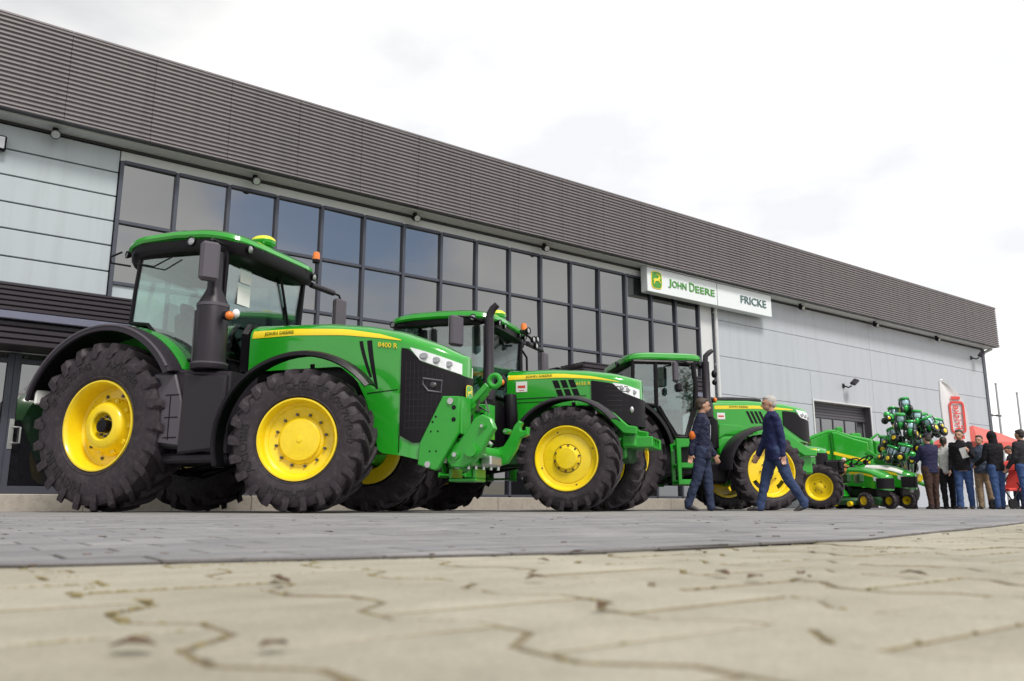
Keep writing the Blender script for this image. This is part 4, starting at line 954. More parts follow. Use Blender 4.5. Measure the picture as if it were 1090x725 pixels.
def hall_fittings():
    # small spot lamps under the eaves
    first=None
    for s in(1.49,5.09,8.81,12.6,23.5,28.0,32.45):
        loc=tuple(WP(s,-.22,6.67))
        if first is None:
            t=thing('soffit_lamp','small dark spot lamp under the roof band of the hall, one of seven alike','lamp',loc,AL,'spot lamps under the roof band')
            m=MB(); m.cyl((0,0,0),(0,0,-.05),.05,seg=12); m.tube([(0,0,-.04),(0,-.03,-.1)],.02,8); m.cyl((-.0,.02,-.10),(0,-.12,-.16),.075,.085,16); obj('lamp_body',m,M['black'],t)
            g=MB(); g.cyl((0,-.121,-.1605),(0,-.124,-.162),.07,seg=16); obj('lens',g,M['lensd'],t); first=t
        else: dup(first,None,loc)
    for s,z,lab in((25.98,4.15,'dark bracket floodlight on the grey wall above the roller door'),(35.64,6.16,'dark bracket floodlight high on the grey wall near the far corner of the hall')):
        t=thing('floodlight',lab,'floodlight',tuple(WP(s,-.02,z)),AL,'floodlights on the hall')
        m=MB(); m.box(-.06,.06,-.03,.0,-.08,.08,.01); m.tube([(0,-.03,0),(-.02,-.22,-.08),(.04,-.30,-.02)],.025,8); obj('bracket',m,M['black'],t)
        h=MB(); h.obox((.1,-.38,.10),(.34,.20,.10),Matrix.Rotation(R(-32),3,'Y')@Matrix.Rotation(R(25),3,'X'),.03); obj('lamp_head',h,M['plum'],t)
    t=thing('floodlight','square black framed floodlight on the pale panels at the left end of the hall','floodlight',tuple(WP(.62,-.04,6.20)),AL,'floodlights on the hall')
    m=MB(); m.box(-.25,.17,-.16,-.05,-.13,.14,.02); m.box(-.1,.02,-.06,.0,-.05,.05,.01); obj('lamp_body',m,M['black'],t); g=MB(); g.box(-.22,.14,-.166,-.158,-.10,.11); obj('lens',g,M['lensd'],t)
    t=thing('wall_lamp','slim arm lamp sticking out from the far corner of the hall','lamp',tuple(WP(37.0,0,3.83)),AL)
    m=MB(); m.box(-.14,.0,-.05,.05,-.05,.05,.01); m.cyl((0,0,0),(.45,-.02,.02),.03,seg=8); m.obox((.55,-.02,.02),(.4,.12,.07),None,.02); obj('lamp_body',m,M['dsteel'],t)
    # sign
    t=thing('shop_sign','long white sign board with a green badge and two names, hung under the roof band','sign',tuple(WP(16.11,-.42,5.93)),AL)
    b=MB(); b.box(0,5.55,0,.26,0,.76,.012); obj('sign_board',b,M['signw'],t)
    r=MB(); r.box(-.01,5.56,-.012,.0,.70,.715); r.box(2.93,2.945,-.004,.0,.01,.69)
    for x in(.5,2.0,3.6,5.0): r.box(x,x+.12,.06,.2,.76,.80,.01)
    for x in(.4,5.1): r.box(x,x+.1,.26,.42,.3,.4)
    obj('sign_frame',r,M['plum2'],t)
    g=MB(); deer_badge(g,Matrix.Translation((.355,-.002,.365))@Matrix.Rotation(R(90),4,'X'),.43); obj('badge',g,[M['stripe'],M['signg']],t)
    l=MB()
    def put(txt,x,w,h,z=.255,dst=l,bold=True):
        tm=text_mb(txt,h=h,w=w,depth=.02,bold=bold); dst.add([(x+a,-(c+.01),z+bb) for a,bb,c in tm.v],tm.f)
    put('J',.83,.12,.26,.225); put('OHN',.985,.60,.20); obj('lettering',l,M['signg'],t)
    l=MB(); put('D',1.71,.22,.26,.255,l); put('EERE',1.965,.85,.20,.255,l); obj('lettering',l,M['signg'],t)
    l=MB(); put('FRICKE',4.02,1.24,.24,.25,l,True); obj('lettering',l,M['signd'],t)

# ------------------------------------------------------------------ ground
def pavermat(name,c1,c2,dark,sc=9.0,wear=.5,brick=None):
    m,nt,out=newmat(name); L=nt.links.new; p=N(nt,'ShaderNodeBsdfPrincipled'); p.inputs['Roughness'].default_value=.85
    ge=N(nt,'ShaderNodeNewGeometry'); tc=N(nt,'ShaderNodeTexCoord')
    mx=N(nt,'ShaderNodeMix',data_type='RGBA'); mx.inputs[6].default_value=c1+(1,); mx.inputs[7].default_value=c2+(1,); L(ge.outputs['Random Per Island'],mx.inputs[0])
    n1=N(nt,'ShaderNodeTexNoise'); n1.inputs['Scale'].default_value=sc; n1.inputs['Detail'].default_value=8; n1.inputs['Roughness'].default_value=.7; L(tc.outputs['Object'],n1.inputs['Vector'])
    cr=N(nt,'ShaderNodeValToRGB'); cr.color_ramp.elements[0].position=.42; cr.color_ramp.elements[1].position=.78; cr.color_ramp.elements[1].color=(wear,)*3+(1,); cr.color_ramp.elements[0].color=(0,0,0,1); L(n1.outputs['Fac'],cr.inputs[0])
    m2=N(nt,'ShaderNodeMix',data_type='RGBA'); m2.inputs[7].default_value=dark+(1,); L(cr.outputs[0],m2.inputs[0]); L(mx.outputs[2],m2.inputs[6])
    n2=N(nt,'ShaderNodeTexNoise'); n2.inputs['Scale'].default_value=260; n2.inputs['Detail'].default_value=4; L(tc.outputs['Object'],n2.inputs['Vector'])
    m3=N(nt,'ShaderNodeMix',data_type='RGBA',blend_type='MULTIPLY'); m3.inputs[0].default_value=.55; L(m2.outputs[2],m3.inputs[6])
    mr=N(nt,'ShaderNodeMapRange'); mr.inputs['From Min'].default_value=.3; mr.inputs['From Max'].default_value=.7; mr.inputs['To Min'].default_value=.65; mr.inputs['To Max'].default_value=1.15; L(n2.outputs['Fac'],mr.inputs['Value'])
    L(mr.outputs[0],m3.inputs[7])
    n4=N(nt,'ShaderNodeTexNoise'); n4.inputs['Scale'].default_value=1.1; n4.inputs['Detail'].default_value=6; n4.inputs['Roughness'].default_value=.7; L(tc.outputs['Object'],n4.inputs['Vector'])
    r4=N(nt,'ShaderNodeMapRange'); r4.inputs['From Min'].default_value=.35; r4.inputs['From Max'].default_value=.65; r4.inputs['To Min'].default_value=.74; r4.inputs['To Max'].default_value=1.12; L(n4.outputs['Fac'],r4.inputs['Value'])
    m5=N(nt,'ShaderNodeMix',data_type='RGBA',blend_type='MULTIPLY'); m5.inputs[0].default_value=.8; L(m3.outputs[2],m5.inputs[6]); L(r4.outputs[0],m5.inputs[7]); src=m5.outputs[2]
    if brick:
        bw,bh,joint,rz=brick; mp=N(nt,'ShaderNodeMapping'); mp.vector_type='TEXTURE'; mp.inputs['Rotation'].default_value=(0,0,R(rz)); L(tc.outputs['Object'],mp.inputs[0])
        bt=N(nt,'ShaderNodeTexBrick'); bt.inputs['Scale'].default_value=1; bt.inputs['Brick Width'].default_value=bw; bt.inputs['Row Height'].default_value=bh; bt.inputs['Mortar Size'].default_value=.004; bt.inputs['Mortar Smooth'].default_value=.3
        bt.inputs['Color1'].default_value=(.88,.88,.88,1); bt.inputs['Color2'].default_value=(1.1,1.1,1.1,1); bt.inputs['Mortar'].default_value=joint+(1,); L(mp.outputs[0],bt.inputs['Vector'])
        m6=N(nt,'ShaderNodeMix',data_type='RGBA',blend_type='MULTIPLY'); m6.inputs[0].default_value=1; L(src,m6.inputs[6]); L(bt.outputs['Color'],m6.inputs[7]); src=m6.outputs[2]
    L(src,p.inputs['Base Color'])
    b=N(nt,'ShaderNodeBump'); b.inputs['Strength'].default_value=.45; b.inputs['Distance'].default_value=.003; L(n2.outputs['Fac'],b.inputs['Height'])
    b2=N(nt,'ShaderNodeBump'); b2.inputs['Strength'].default_value=.5; b2.inputs['Distance'].default_value=.006; n3=N(nt,'ShaderNodeTexNoise'); n3.inputs['Scale'].default_value=45; n3.inputs['Detail'].default_value=5; L(tc.outputs['Object'],n3.inputs['Vector']); L(n3.outputs['Fac'],b2.inputs['Height']); L(b.outputs[0],b2.inputs['Normal']); L(b2.outputs[0],p.inputs['Normal'])
    L(p.outputs[0],out.inputs[0]); return m
M['beige']=pavermat('beige_paver',(.375,.345,.27),(.43,.40,.32),(.29,.265,.195),7,.5)
M['greyp']=pavermat('grey_paver',(.235,.23,.245),(.31,.30,.305),(.17,.16,.17),5,.65)
M['greyfar']=pavermat('grey_paving_far',(.29,.28,.275),(.31,.30,.295),(.21,.20,.20),1.4,.7,(.24,.16,(.5,.48,.46),36.27))
M['beigefar']=pavermat('beige_paving_far',(.375,.345,.27),(.43,.40,.32),(.29,.265,.195),3,.5,(.24,.188,(.45,.40,.32),-53.7))
M['joint']=mat('joint_sand',(.25,.205,.135),.95,var=.4,vs=30,bump=.5,bs=200,dirt=(.14,.13,.05),dirt_amt=.6)
M['jointg']=mat('joint_grit',(.14,.13,.125),.95,var=.3,vs=30,bump=.5,bs=200)
BORD=[(-9.0,-2.0),(-.72,1.33),(-.42,1.395),(0,1.555),(.95,2.30),(2.05,3.62),(9.5,13.2)]
def clip(poly,a,b,keep_left=True):
    out=[]; ax,ay=a; bx,by=b
    def sd(p): return ((bx-ax)*(p[1]-ay)-(by-ay)*(p[0]-ax))*(1 if keep_left else -1)
    for i in range(len(poly)):
        p,q=poly[i],poly[(i+1)%len(poly)]; sp,sq=sd(p),sd(q)
        if sp>=0: out.append(p)
        if (sp>=0)!=(sq>=0):
            t=sp/(sp-sq); out.append((p[0]+(q[0]-p[0])*t,p[1]+(q[1]-p[1])*t))
    return out
def clipb(poly):
    for a,b in zip(BORD,BORD[1:]):
        poly=clip(poly,a,b)
        if len(poly)<3: return None
    return poly
def inset(poly,d):
    n=len(poly); ar=sum(poly[i][0]*poly[(i+1)%n][1]-poly[(i+1)%n][0]*poly[i][1] for i in range(n)); sg=1 if ar>0 else -1; out=[]
    for i in range(n):
        p=Vector(poly[i-1]);q=Vector(poly[i]);r=Vector(poly[(i+1)%n]); e1=(q-p);e2=(r-q)
        if e1.length<1e-6 or e2.length<1e-6: out.append(tuple(q)); continue
        e1.normalize();e2.normalize()
        b=Vector((-e1.y,e1.x))*sg+Vector((-e2.y,e2.x))*sg; k=max(b.length_squared/2,.4); out.append(tuple(q+b/k*d))
    return out
def paver(mb,poly,z,gap,bev,dep=.02,tilt=.004):
    a=inset(poly,gap/2); b=inset(a,bev*.45); c=inset(a,bev)
    n=len(a); cx=sum(p[0] for p in a)/n; cy=sum(p[1] for p in a)/n
    tx,ty=random.gauss(0,tilt),random.gauss(0,tilt); dz=random.gauss(0,.0006)
    def Z(p,q): return (p[0],p[1],z+q+dz+tx*(p[0]-cx)+ty*(p[1]-cy))
    rs=[[Z(p,-dep) for p in a],[Z(p,-bev*.75) for p in a],[Z(p,-bev*.22) for p in b],[Z(p,0) for p in c]]
    vs=[p for r in rs for p in r]; fs=[]
    for i in range(3):
        for j in range(n): k=(j+1)%n; fs.append((i*n+j,i*n+k,(i+1)*n+k,(i+1)*n+j))
    side=fs[:2*n]; top=fs[2*n:]+[tuple(3*n+j for j in range(n))]; b0=len(mb.v); mb.add(vs,top,0)
    for f in side: mb.f.append(tuple(q+b0 for q in f)); mb.mi.append(1)
def ground():
    g=MB(); g.add([(-900,-900,-.05),(900,-900,-.05),(900,900,-.05),(-900,900,-.05)],[(0,1,2,3)]); o=obj('ground',g,M['greyfar'],None,False); tag(o,kind='structure')
    ZG=0.0
    # far plaza (all beyond the modelled pavers)
    f=MB(); far=clipb([(-120,7.4),(160,7.4),(160,160),(-120,160)]); f.add([(x,y,-.003) for x,y in far],[tuple(range(len(far)))])
    for x0,x1,y0,y1 in((-120,-9,-30,7.4),): f.add([(x0,y0,-.003),(x1,y0,-.003),(x1,y1,-.003),(x0,y1,-.003)],[(0,1,2,3)])
    o=obj('plaza',f,M['greyfar'],None,False); tag(o,kind='structure')
    f=MB()
    for x0,x1,y0,y1 in((9,160,-30,7.4),(-9,9,-30,-.4),(0,160,7.4,160)): f.add([(x0,y0,-.013),(x1,y0,-.013),(x1,y1,-.013),(x0,y1,-.013)],[(0,1,2,3)])
    o=obj('road',f,M['beigefar'],None,False); tag(o,kind='structure')
    # beige interlocking pavers
    L,Rr,amp=.240,.188,.050; mb=MB(); th=R(-54.0); ct,s_=math.cos(th),math.sin(th)
    bev=.007; BP=[]
    def wave(x):    # trapezoid wave, +1 in the bulge, -1 in the waist
        u=(x/L)%1.0; u=min(u,1-u)*2
        return 1 if u<.30 else (-1 if u>.70 else 1-2*(u-.30)/.40)
    for k in range(-42,62):
        for n in range(-48,34):
            xs=(n+(k%2)/2)*L
            # bulges at both ends of the block, waist in the middle
            loc=[0,.15,.35,.65,.85,1.0]
            top=[(xs+q*L,k*Rr+Rr+.5*amp*(1 if (q<=.15 or q>=.85) else -1)) for q in loc]
            bot=[(xs+q*L,k*Rr-.5*amp*(1 if (q<=.15 or q>=.85) else -1)) for q in loc]
            poly=[(x*ct-y*s_,x*s_+y*ct) for x,y in bot+top[::-1]]
            poly=[(x+.02,y-.03) for x,y in poly]
            cx=sum(p[0] for p in poly)/12; cy=sum(p[1] for p in poly)/12
            if cy<.1 or cy>7.3 or abs(cx)>.6+cy*.86: continue
            # skip what lies wholly beyond the border
            ok=False
            for p in poly:
                inside=all(((b[0]-a[0])*(p[1]-a[1])-(b[1]-a[1])*(p[0]-a[0]))>=-.02 for a,b in zip(BORD,BORD[1:]))
                if not inside: ok=True
            if ok: paver(mb,poly,-.010,.0045,.005,.022,.003); BP.append(poly)
    o=obj('beige_pavers',mb,[M['beige'],M['joint']],None,True,50); tag(o,kind='structure')
    j=MB(); j.add([(-9,-.4,-.0132),(9,-.4,-.0132),(9,7.4,-.0132),(-9,7.4,-.0132)],[(0,1,2,3)]); o=obj('joint_bed',j,M['joint'],None,False); tag(o,kind='structure')
    # grey rectangular pavers of the lane
    mb=MB(); a=R(36.27); c,s=math.cos(a),math.sin(a)
    for k in range(-60,80):
        for n in range(-50,60):
            x0=(n+(k%2)*.5)*.24; y0=k*.16
            poly=[(x*c-y*s,x*s+y*c) for x,y in((x0,y0),(x0+.24,y0),(x0+.24,y0+.16),(x0,y0+.16))]
            cx=sum(p[0] for p in poly)/4; cy=sum(p[1] for p in poly)/4
            if cy>7.45 or cy<-.5 or abs(cx)>1.8+abs(cy)*.85: continue
            poly=clipb(poly)
            if not poly or len(poly)<3: continue
            poly=clip(poly,(10,7.4),(-10,7.4),True)
            if len(poly)<3: continue
            ar=abs(sum(poly[i][0]*poly[(i+1)%len(poly)][1]-poly[(i+1)%len(poly)][0]*poly[i][1] for i in range(len(poly))))/2
            if ar<.0012: continue
            paver(mb,poly,-.002,.005,.005,.008,.002)
    o=obj('grey_pavers',mb,[M['greyp'],M['jointg']],None,True,50); tag(o,kind='structure')
    gj=clipb([(-9,-.4),(9,-.4),(9,7.4),(-9,7.4)]); j=MB(); j.add([(x,y,-.0075) for x,y in gj],[tuple(range(len(gj)))]); o=obj('grey_joint_bed',j,M['jointg'],None,False); tag(o,kind='structure')
    # moss and crumbs in the joints, dead leaves
    ms=MB(); rd=random.Random(3)
    for poly in BP:
        for i in range(len(poly)):
            p,q=Vector(poly[i]),Vector(poly[(i+1)%len(poly)]); m=(p+q)/2
            if m.y>3 or m.y<.35 or abs(m.x)>m.y*.75+.1: continue
            dens=(1.0 if m.x<-.1 else .35)*rd.choice((0,0,0,.1,.25,1.0))
            for _ in range(int((q-p).length*300*dens)):
                t=rd.random()**1.3; c=p.lerp(q,t)+Vector((rd.gauss(0,.0035),rd.gauss(0,.0035))); r=rd.uniform(.0008,.0024)
                ms.ell((c.x,c.y,-.0115+r*.2),(r*1.7,r*1.5,r*.8),6)
    M['moss']=mat('moss',(.21,.17,.075),.95,var=.4,vs=40); o=obj('moss',ms,M['moss'],None); tag(o,kind='stuff')
    lv=MB()
    for _ in range(170):
        y=rd.uniform(.5,7.5)**1.0; x=rd.uniform(-.7,.75)*y; r=rd.uniform(.006,.018); a=rd.uniform(0,6.28)
        z=.004; q=[]
        for u,v,h in((-1,0,.0),(-.4,.45,.3),(.3,.4,.25),(1,0,.1),(.3,-.42,.3),(-.4,-.4,.2)):
            q.append((x+r*(u*math.cos(a)-v*math.sin(a)),y+r*(u*math.sin(a)+v*math.cos(a)),z-.008+h*r))
        m=MB(); lv.add(q+[(p[0],p[1],p[2]-.0008) for p in q],[(0,1,2,3,4,5),(11,10,9,8,7,6)]+[(i,(i+1)%6,(i+1)%6+6,i+6) for i in range(6)])
    M['leaf']=mat('dead_leaf',(.10,.055,.03),.8,var=.5,vs=60); o=obj('fallen_leaves',lv,M['leaf'],None,False); tag(o,kind='stuff')

def world():
    w=bpy.data.worlds.new('World'); sc.world=w; w.use_nodes=True; nt=w.node_tree; nt.nodes.clear(); L=nt.links.new
    out=nt.nodes.new('ShaderNodeOutputWorld')
    sky=N(nt,'ShaderNodeTexSky'); sky.sky_type='NISHITA'; sky.sun_disc=False; sky.sun_elevation=R(52); sky.sun_rotation=R(SUNROT); sky.air_density=1.0; sky.dust_density=1.2
    b1=N(nt,'ShaderNodeBackground'); b1.inputs[1].default_value=.13; L(sky.outputs[0],b1.inputs[0])
    tc=N(nt,'ShaderNodeTexCoord'); mp=N(nt,'ShaderNodeMapping'); mp.inputs['Scale'].default_value=(1,1,2.2); mp.inputs['Location'].default_value=(.35,.2,.1); L(tc.outputs['Generated'],mp.inputs[0])
    nz=N(nt,'ShaderNodeTexNoise'); nz.inputs['Scale'].default_value=2.3; nz.inputs['Detail'].default_value=7; nz.inputs['Roughness'].default_value=.55; nz.inputs['Distortion'].default_value=.3; L(mp.outputs[0],nz.inputs['Vector'])
    cr=N(nt,'ShaderNodeValToRGB'); cr.color_ramp.elements[0].position=.24; cr.color_ramp.elements[1].position=.36; L(nz.outputs['Fac'],cr.inputs[0])
    n2=N(nt,'ShaderNodeTexNoise'); n2.inputs['Scale'].default_value=3.1; n2.inputs['Detail'].default_value=6; L(mp.outputs[0],n2.inputs['Vector'])
    c2=N(nt,'ShaderNodeValToRGB'); c2.color_ramp.elements[0].position=.36; c2.color_ramp.elements[0].color=(.73,.74,.765,1); c2.color_ramp.elements[1].position=.57; c2.color_ramp.elements[1].color=(1.0,.995,.98,1); L(n2.outputs['Fac'],c2.inputs[0])
    # overcast: bright towards the horizon, greyer overhead and to the left
    dp=N(nt,'ShaderNodeVectorMath',operation='DOT_PRODUCT'); dp.inputs[1].default_value=(-.45,-.10,.85); L(tc.outputs['Generated'],dp.inputs[0])
    er=N(nt,'ShaderNodeMapRange'); er.interpolation_type='SMOOTHSTEP'; er.inputs['From Min'].default_value=.25; er.inputs['From Max'].default_value=.80; er.inputs['To Min'].default_value=1.08; er.inputs['To Max'].default_value=.62; L(dp.outputs['Value'],er.inputs['Value'])
    mu=N(nt,'ShaderNodeMix',data_type='RGBA',blend_type='MULTIPLY'); mu.inputs[0].default_value=1; L(c2.outputs[0],mu.inputs[6]); L(er.outputs[0],mu.inputs[7])
    # one break in the cloud
    dg_=N(nt,'ShaderNodeVectorMath',operation='DISTANCE'); dg_.inputs[1].default_value=GAP; L(tc.outputs['Generated'],dg_.inputs[0])
    nd=N(nt,'ShaderNodeMath',operation='MULTIPLY_ADD'); nd.inputs[1].default_value=.50; L(nz.outputs['Fac'],nd.inputs[0]); L(dg_.outputs['Value'],nd.inputs[2])
    gm=N(nt,'ShaderNodeMapRange'); gm.interpolation_type='SMOOTHSTEP'; gm.inputs['From Min'].default_value=.26; gm.inputs['From Max'].default_value=.37; L(nd.outputs[0],gm.inputs['Value'])
    mk=N(nt,'ShaderNodeMath',operation='MULTIPLY'); L(cr.outputs[0],mk.inputs[0]); L(gm.outputs[0],mk.inputs[1])
    b2=N(nt,'ShaderNodeBackground'); b2.inputs[1].default_value=SKYS; L(mu.outputs[2],b2.inputs[0])
    mx=N(nt,'ShaderNodeMixShader'); L(mk.outputs[0],mx.inputs[0]); L(b1.outputs[0],mx.inputs[1]); L(b2.outputs[0],mx.inputs[2]); L(mx.outputs[0],out.inputs[0])
    s=bpy.data.lights.new('sun','SUN'); s.energy=SUNE; s.angle=R(14); s.color=(1,.96,.90); o=bpy.data.objects.new('sun',s); col.objects.link(o)
    # sun direction: from the camera side, high
    el,az=R(52),R(SUNAZ)   # az measured from +X
    dv=Vector((math.cos(az)*math.cos(el),math.sin(az)*math.cos(el),math.sin(el))); o.rotation_euler=dv.to_track_quat('Z','Y').to_euler(); o.location=dv*50
GAP=(.83,-.45,.34); SUNAZ=-60.0; SUNROT=90-SUNAZ; SKYS=.97; SUNE=2.4
def camera():
    c=bpy.data.cameras.new('camera'); o=bpy.data.objects.new('camera',c); col.objects.link(o); sc.camera=o
    c.sensor_width=36; c.lens=874/1090*36; c.clip_end=3000; c.clip_start=.02
    o.location=(0,0,.085); o.rotation_euler=(R(90)+math.atan((538-362.5)/874),0,0)
    c.dof.use_dof=True; c.dof.focus_distance=9.5; c.dof.aperture_fstop=5.0
    sc.view_settings.view_transform='Standard'; sc.view_settings.look='None'; sc.view_settings.exposure=EXPO; sc.view_settings.gamma=1.0
    sc.view_settings.use_curve_mapping=False
EXPO=.28
# ------------------------------------------------------------------ people
def remesh(mb,voxel,smooth=3):
    me=bpy.data.meshes.new('tmp'); me.from_pydata(mb.v,[],mb.f)
    bm=bmesh.new(); bm.from_mesh(me); bmesh.ops.recalc_face_normals(bm,faces=bm.faces); bm.to_mesh(me); bm.free()
    o=bpy.data.objects.new('tmp',me); col.objects.link(o)
    r=o.modifiers.new('r','REMESH'); r.mode='VOXEL'; r.voxel_size=voxel; r.use_smooth_shade=True
    s=o.modifiers.new('s','SMOOTH'); s.iterations=smooth; s.factor=.5
    bpy.context.view_layer.update()
    dg=bpy.context.evaluated_depsgraph_get(); nm=bpy.data.meshes.new_from_object(o.evaluated_get(dg))
    bpy.data.objects.remove(o); bpy.data.meshes.remove(me)
    for p in nm.polygons: p.use_smooth=True
    return nm
from mathutils import noise as _nz
def creases(me,amp,seed):
    o=Vector((seed*3.7,seed*1.3,seed*2.1))
    nn=[v.normal.copy() for v in me.vertices]
    for v,nr in zip(me.vertices,nn):
        c=v.co.copy(); n=_nz.noise(Vector((c.x*8,c.y*8,c.z*15))+o)*.6+_nz.noise(Vector((c.x*17+c.z*9,c.y*17,c.z*22))+o)*.4
        v.co=c+nr*(amp*n)
def mobj(name,me,m,parent):
    if name in('trousers','jacket'): creases(me,.016,parent.location.x)
    me.materials.clear(); me.materials.append(m); o=bpy.data.objects.new(name,me); col.objects.link(o); o.parent=parent; return o
M['skin']=mat('skin',(.46,.25,.17),.5,var=.12,vs=14)
def cloth(name,c,rough=.85,quilt=0,wr=.9,var=.25):
    m=mat(name,c,rough,var=var,vs=7,bump=wr,bs=9,spec=.25)
    nt=m.node_tree; L=nt.links.new; p=[n for n in nt.nodes if n.type=='BSDF_PRINCIPLED'][0]
    old=p.inputs['Normal'].links[0].from_node if p.inputs['Normal'].links else None
    if old: old.inputs['Distance'].default_value=.03
    if quilt:
        tc=[n for n in nt.nodes if n.type=='TEX_COORD'][0]; mp=N(nt,'ShaderNodeMapping'); mp.inputs['Rotation'].default_value=(0,R(45),0); L(tc.outputs['Object'],mp.inputs[0])
        w1=N(nt,'ShaderNodeTexWave'); w1.inputs['Scale'].default_value=quilt; w2=N(nt,'ShaderNodeTexWave'); w2.bands_direction='Z'; w2.inputs['Scale'].default_value=quilt
        L(mp.outputs[0],w1.inputs['Vector']); L(mp.outputs[0],w2.inputs['Vector'])
        mn=N(nt,'ShaderNodeMath',operation='MINIMUM'); L(w1.outputs['Fac'],mn.inputs[0]); L(w2.outputs['Fac'],mn.inputs[1])
        b=N(nt,'ShaderNodeBump'); b.inputs['Strength'].default_value=.45; b.inputs['Distance'].default_value=.01; L(mn.outputs[0],b.inputs['Height'])
        if old: L(old.outputs[0],b.inputs['Normal'])
        L(b.outputs[0],p.inputs['Normal'])
    return m
def person(label,loc,rz,H,top,bottom,hair=(.03,.02,.015),hem=.47,legs=((0,0),(0,0)),arms=((0,8,5),(0,8,5)),lean=0,yaw=0,nod=0,voxel=.012,fat=1.0,hairstyle='short',shoes=(.02,.018,.02),group='visitors on the forecourt',sit=False,hood=False,fingers=True,cap=None,extra=None,skirt=None):
    t=thing('person',label,'person',loc,rz,group)
    # pelvis height from the legs
    def rot(p,a): c,s=math.cos(R(a)),math.sin(R(a)); return Vector((p[0]*c+p[2]*s,p[1],-p[0]*s+p[2]*c))   # + a: swings down-vector forward(-)
    TH,SH=.245,.243
    J={}
    for s,(sw,kb) in zip((-1,1),legs):
        hip=Vector((0,s*.052,0)); k=hip+rot((0,s*.004,-TH),-sw); a=k+rot((0,0,-SH),-sw+kb); J[s]=[hip,k,a]
    low=min(J[s][2].z for s in(-1,1)); pz=-low+.042
    if sit: pz=.0+.10
    body=MB(); tr=MB(); jk=MB(); O=Vector((0,0,pz))
    def S(v): return Vector(v)*H
    for s in(-1,1):
        hip,k,a=[q+O for q in J[s]]
        body.capsule(S(hip),S(k),.050*H,.036*H,12); body.capsule(S(k),S(a),.034*H,.021*H,12)
        sw,kb=legs[0 if s<0 else 1]; f=rot((1,0,0),-(sw-kb)*.55 if a.z>low+pz+.006 or True else 0)
        fa=math.radians(0); d=Vector((1,0,0)) if abs(a.z-(low+pz))<.004 else rot((1,0,0),-(sw-kb)*.9)
        heel=a+Vector((-.012,0,-.026)); toe=a+d*.088+Vector((0,s*.008,-.030))
        body.capsule(S(a+Vector((0,0,-.01))),S(toe),.019*H,.013*H,10)
        sh=MB(); sh.capsule(S(heel),S(a+d*.05+Vector((0,0,-.024))),.022*H,.023*H,10); sh.capsule(S(a+d*.04+Vector((0,0,-.023))),S(toe+d*.012),.024*H,.016*H,10); sh.capsule(S(a+Vector((-.008,0,.004))),S(heel),.023*H,.022*H,10)
        me=remesh(sh,.010,2)
        zmin=pz+low-.042
        for v in me.vertices:
            if v.co.z<zmin*H+.004 and abs(a.z-(low+pz))<.03: v.co.z=max(v.co.z,zmin*H+.002)
        mobj('shoe',me,SHOE,t)
        tr.capsule(S(hip),S(k),.061*H*fat,.046*H,14); tr.capsule(S(k),S(a+Vector((0,0,.004))),.045*H,.034*H,14); tr.capsule(S(a+Vector((0,0,.02))),S(a+Vector((.004,0,-.012))),.036*H,.037*H,12)
    def up(p): # upper body transform: lean about hips
        q=Vector(p)-Vector((0,0,.53)); q=rot(q,lean); return q+Vector((0,0,.53))+O-Vector((0,0,.53))
    ts=[(.475,.058,.090),(.53,.060,.092),(.58,.056,.083),(.63,.056,.080),(.70,.062,.090),(.765,.064,.100),(.80,.056,.098),(.825,.044,.075),(.845,.033,.045)]
    def torso(mb,lo,add,ff,n=22):
        rs=[]
        for z,rx,ry in ts:
            if z<lo-.03: continue
            zz=max(z,lo)
            b=(.012*fat if z<.70 else 0)*(fat-.2)
            rs.append([S(up((math.cos(2*PI*k/n)*(rx*ff+add)+(b if math.cos(2*PI*k/n)>0 else 0),math.sin(2*PI*k/n)*(ry*ff+add),zz))) for k in range(n)])
        mb.rings(rs)
    torso(body,.475,0,1)
    tr.rings([[S(up((math.cos(2*PI*k/18)*(rx*fat+.004),math.sin(2*PI*k/18)*(ry*fat+.004),z))) for k in range(18)] for z,rx,ry in((.46,.05,.085),(.50,.060,.094),(.56,.060,.090),(.60,.057,.084))])
    torso(jk,hem,.012,fat)
    if hem<.46: jk.rings([[S(up((math.cos(2*PI*k/20)*(rx*fat+.014),math.sin(2*PI*k/20)*(ry*fat+.012),z))) for k in range(20)] for z,rx,ry in((hem,.066,.096),(.47,.062,.096),(.53,.060,.092))])
    jk.rings([[S(up((math.cos(2*PI*k/16)*rx-.002,math.sin(2*PI*k/16)*ry,z))) for k in range(16)] for z,rx,ry in((.82,.052,.068),(.845,.044,.050),(.868,.042,.046))])
    # arms
    for s,(sw,el,out) in zip((-1,1),arms):
        shd=Vector((0,s*.098,.812)); 
        def dirv(a): 
            v=rot((0,0,-1),-a); return Vector((v.x,s*math.sin(R(out)),v.z*math.cos(R(out)))).normalized()
        e=shd+dirv(sw)*.172; d2=dirv(sw+el); d2=Vector((d2.x,d2.y-s*.10*(el/40.0)*1.0,d2.z)).normalized(); w=e+d2*.150
        hd=w+d2*.05
        A=[S(up(q)) for q in(shd,e,w,hd)]
        body.capsule(A[0],A[1],.030*H,.024*H,12); body.capsule(A[1],A[2],.0235*H,.016*H,12)
        jk.capsule(A[0],A[1],.040*H,.034*H,14); jk.capsule(A[1],A[2],.034*H,.027*H,14); jk.capsule(A[2]-(A[2]-A[1])*.1,A[2]+(A[2]-A[1])*.02,.028*H,.028*H,12)
        # hand: palm, four fingers, thumb
        ax=(A[2]-A[1]).normalized(); fw=Vector((1,0,0)); fw=(fw-ax*fw.dot(ax)).normalized(); sd=ax.cross(fw)*s
        pc=A[2]+ax*.028*H
        Mx=Matrix((fw,sd,ax)).transposed()
        body.ell(pc,(.026*H,.012*H,.032*H),10,0,Mx)
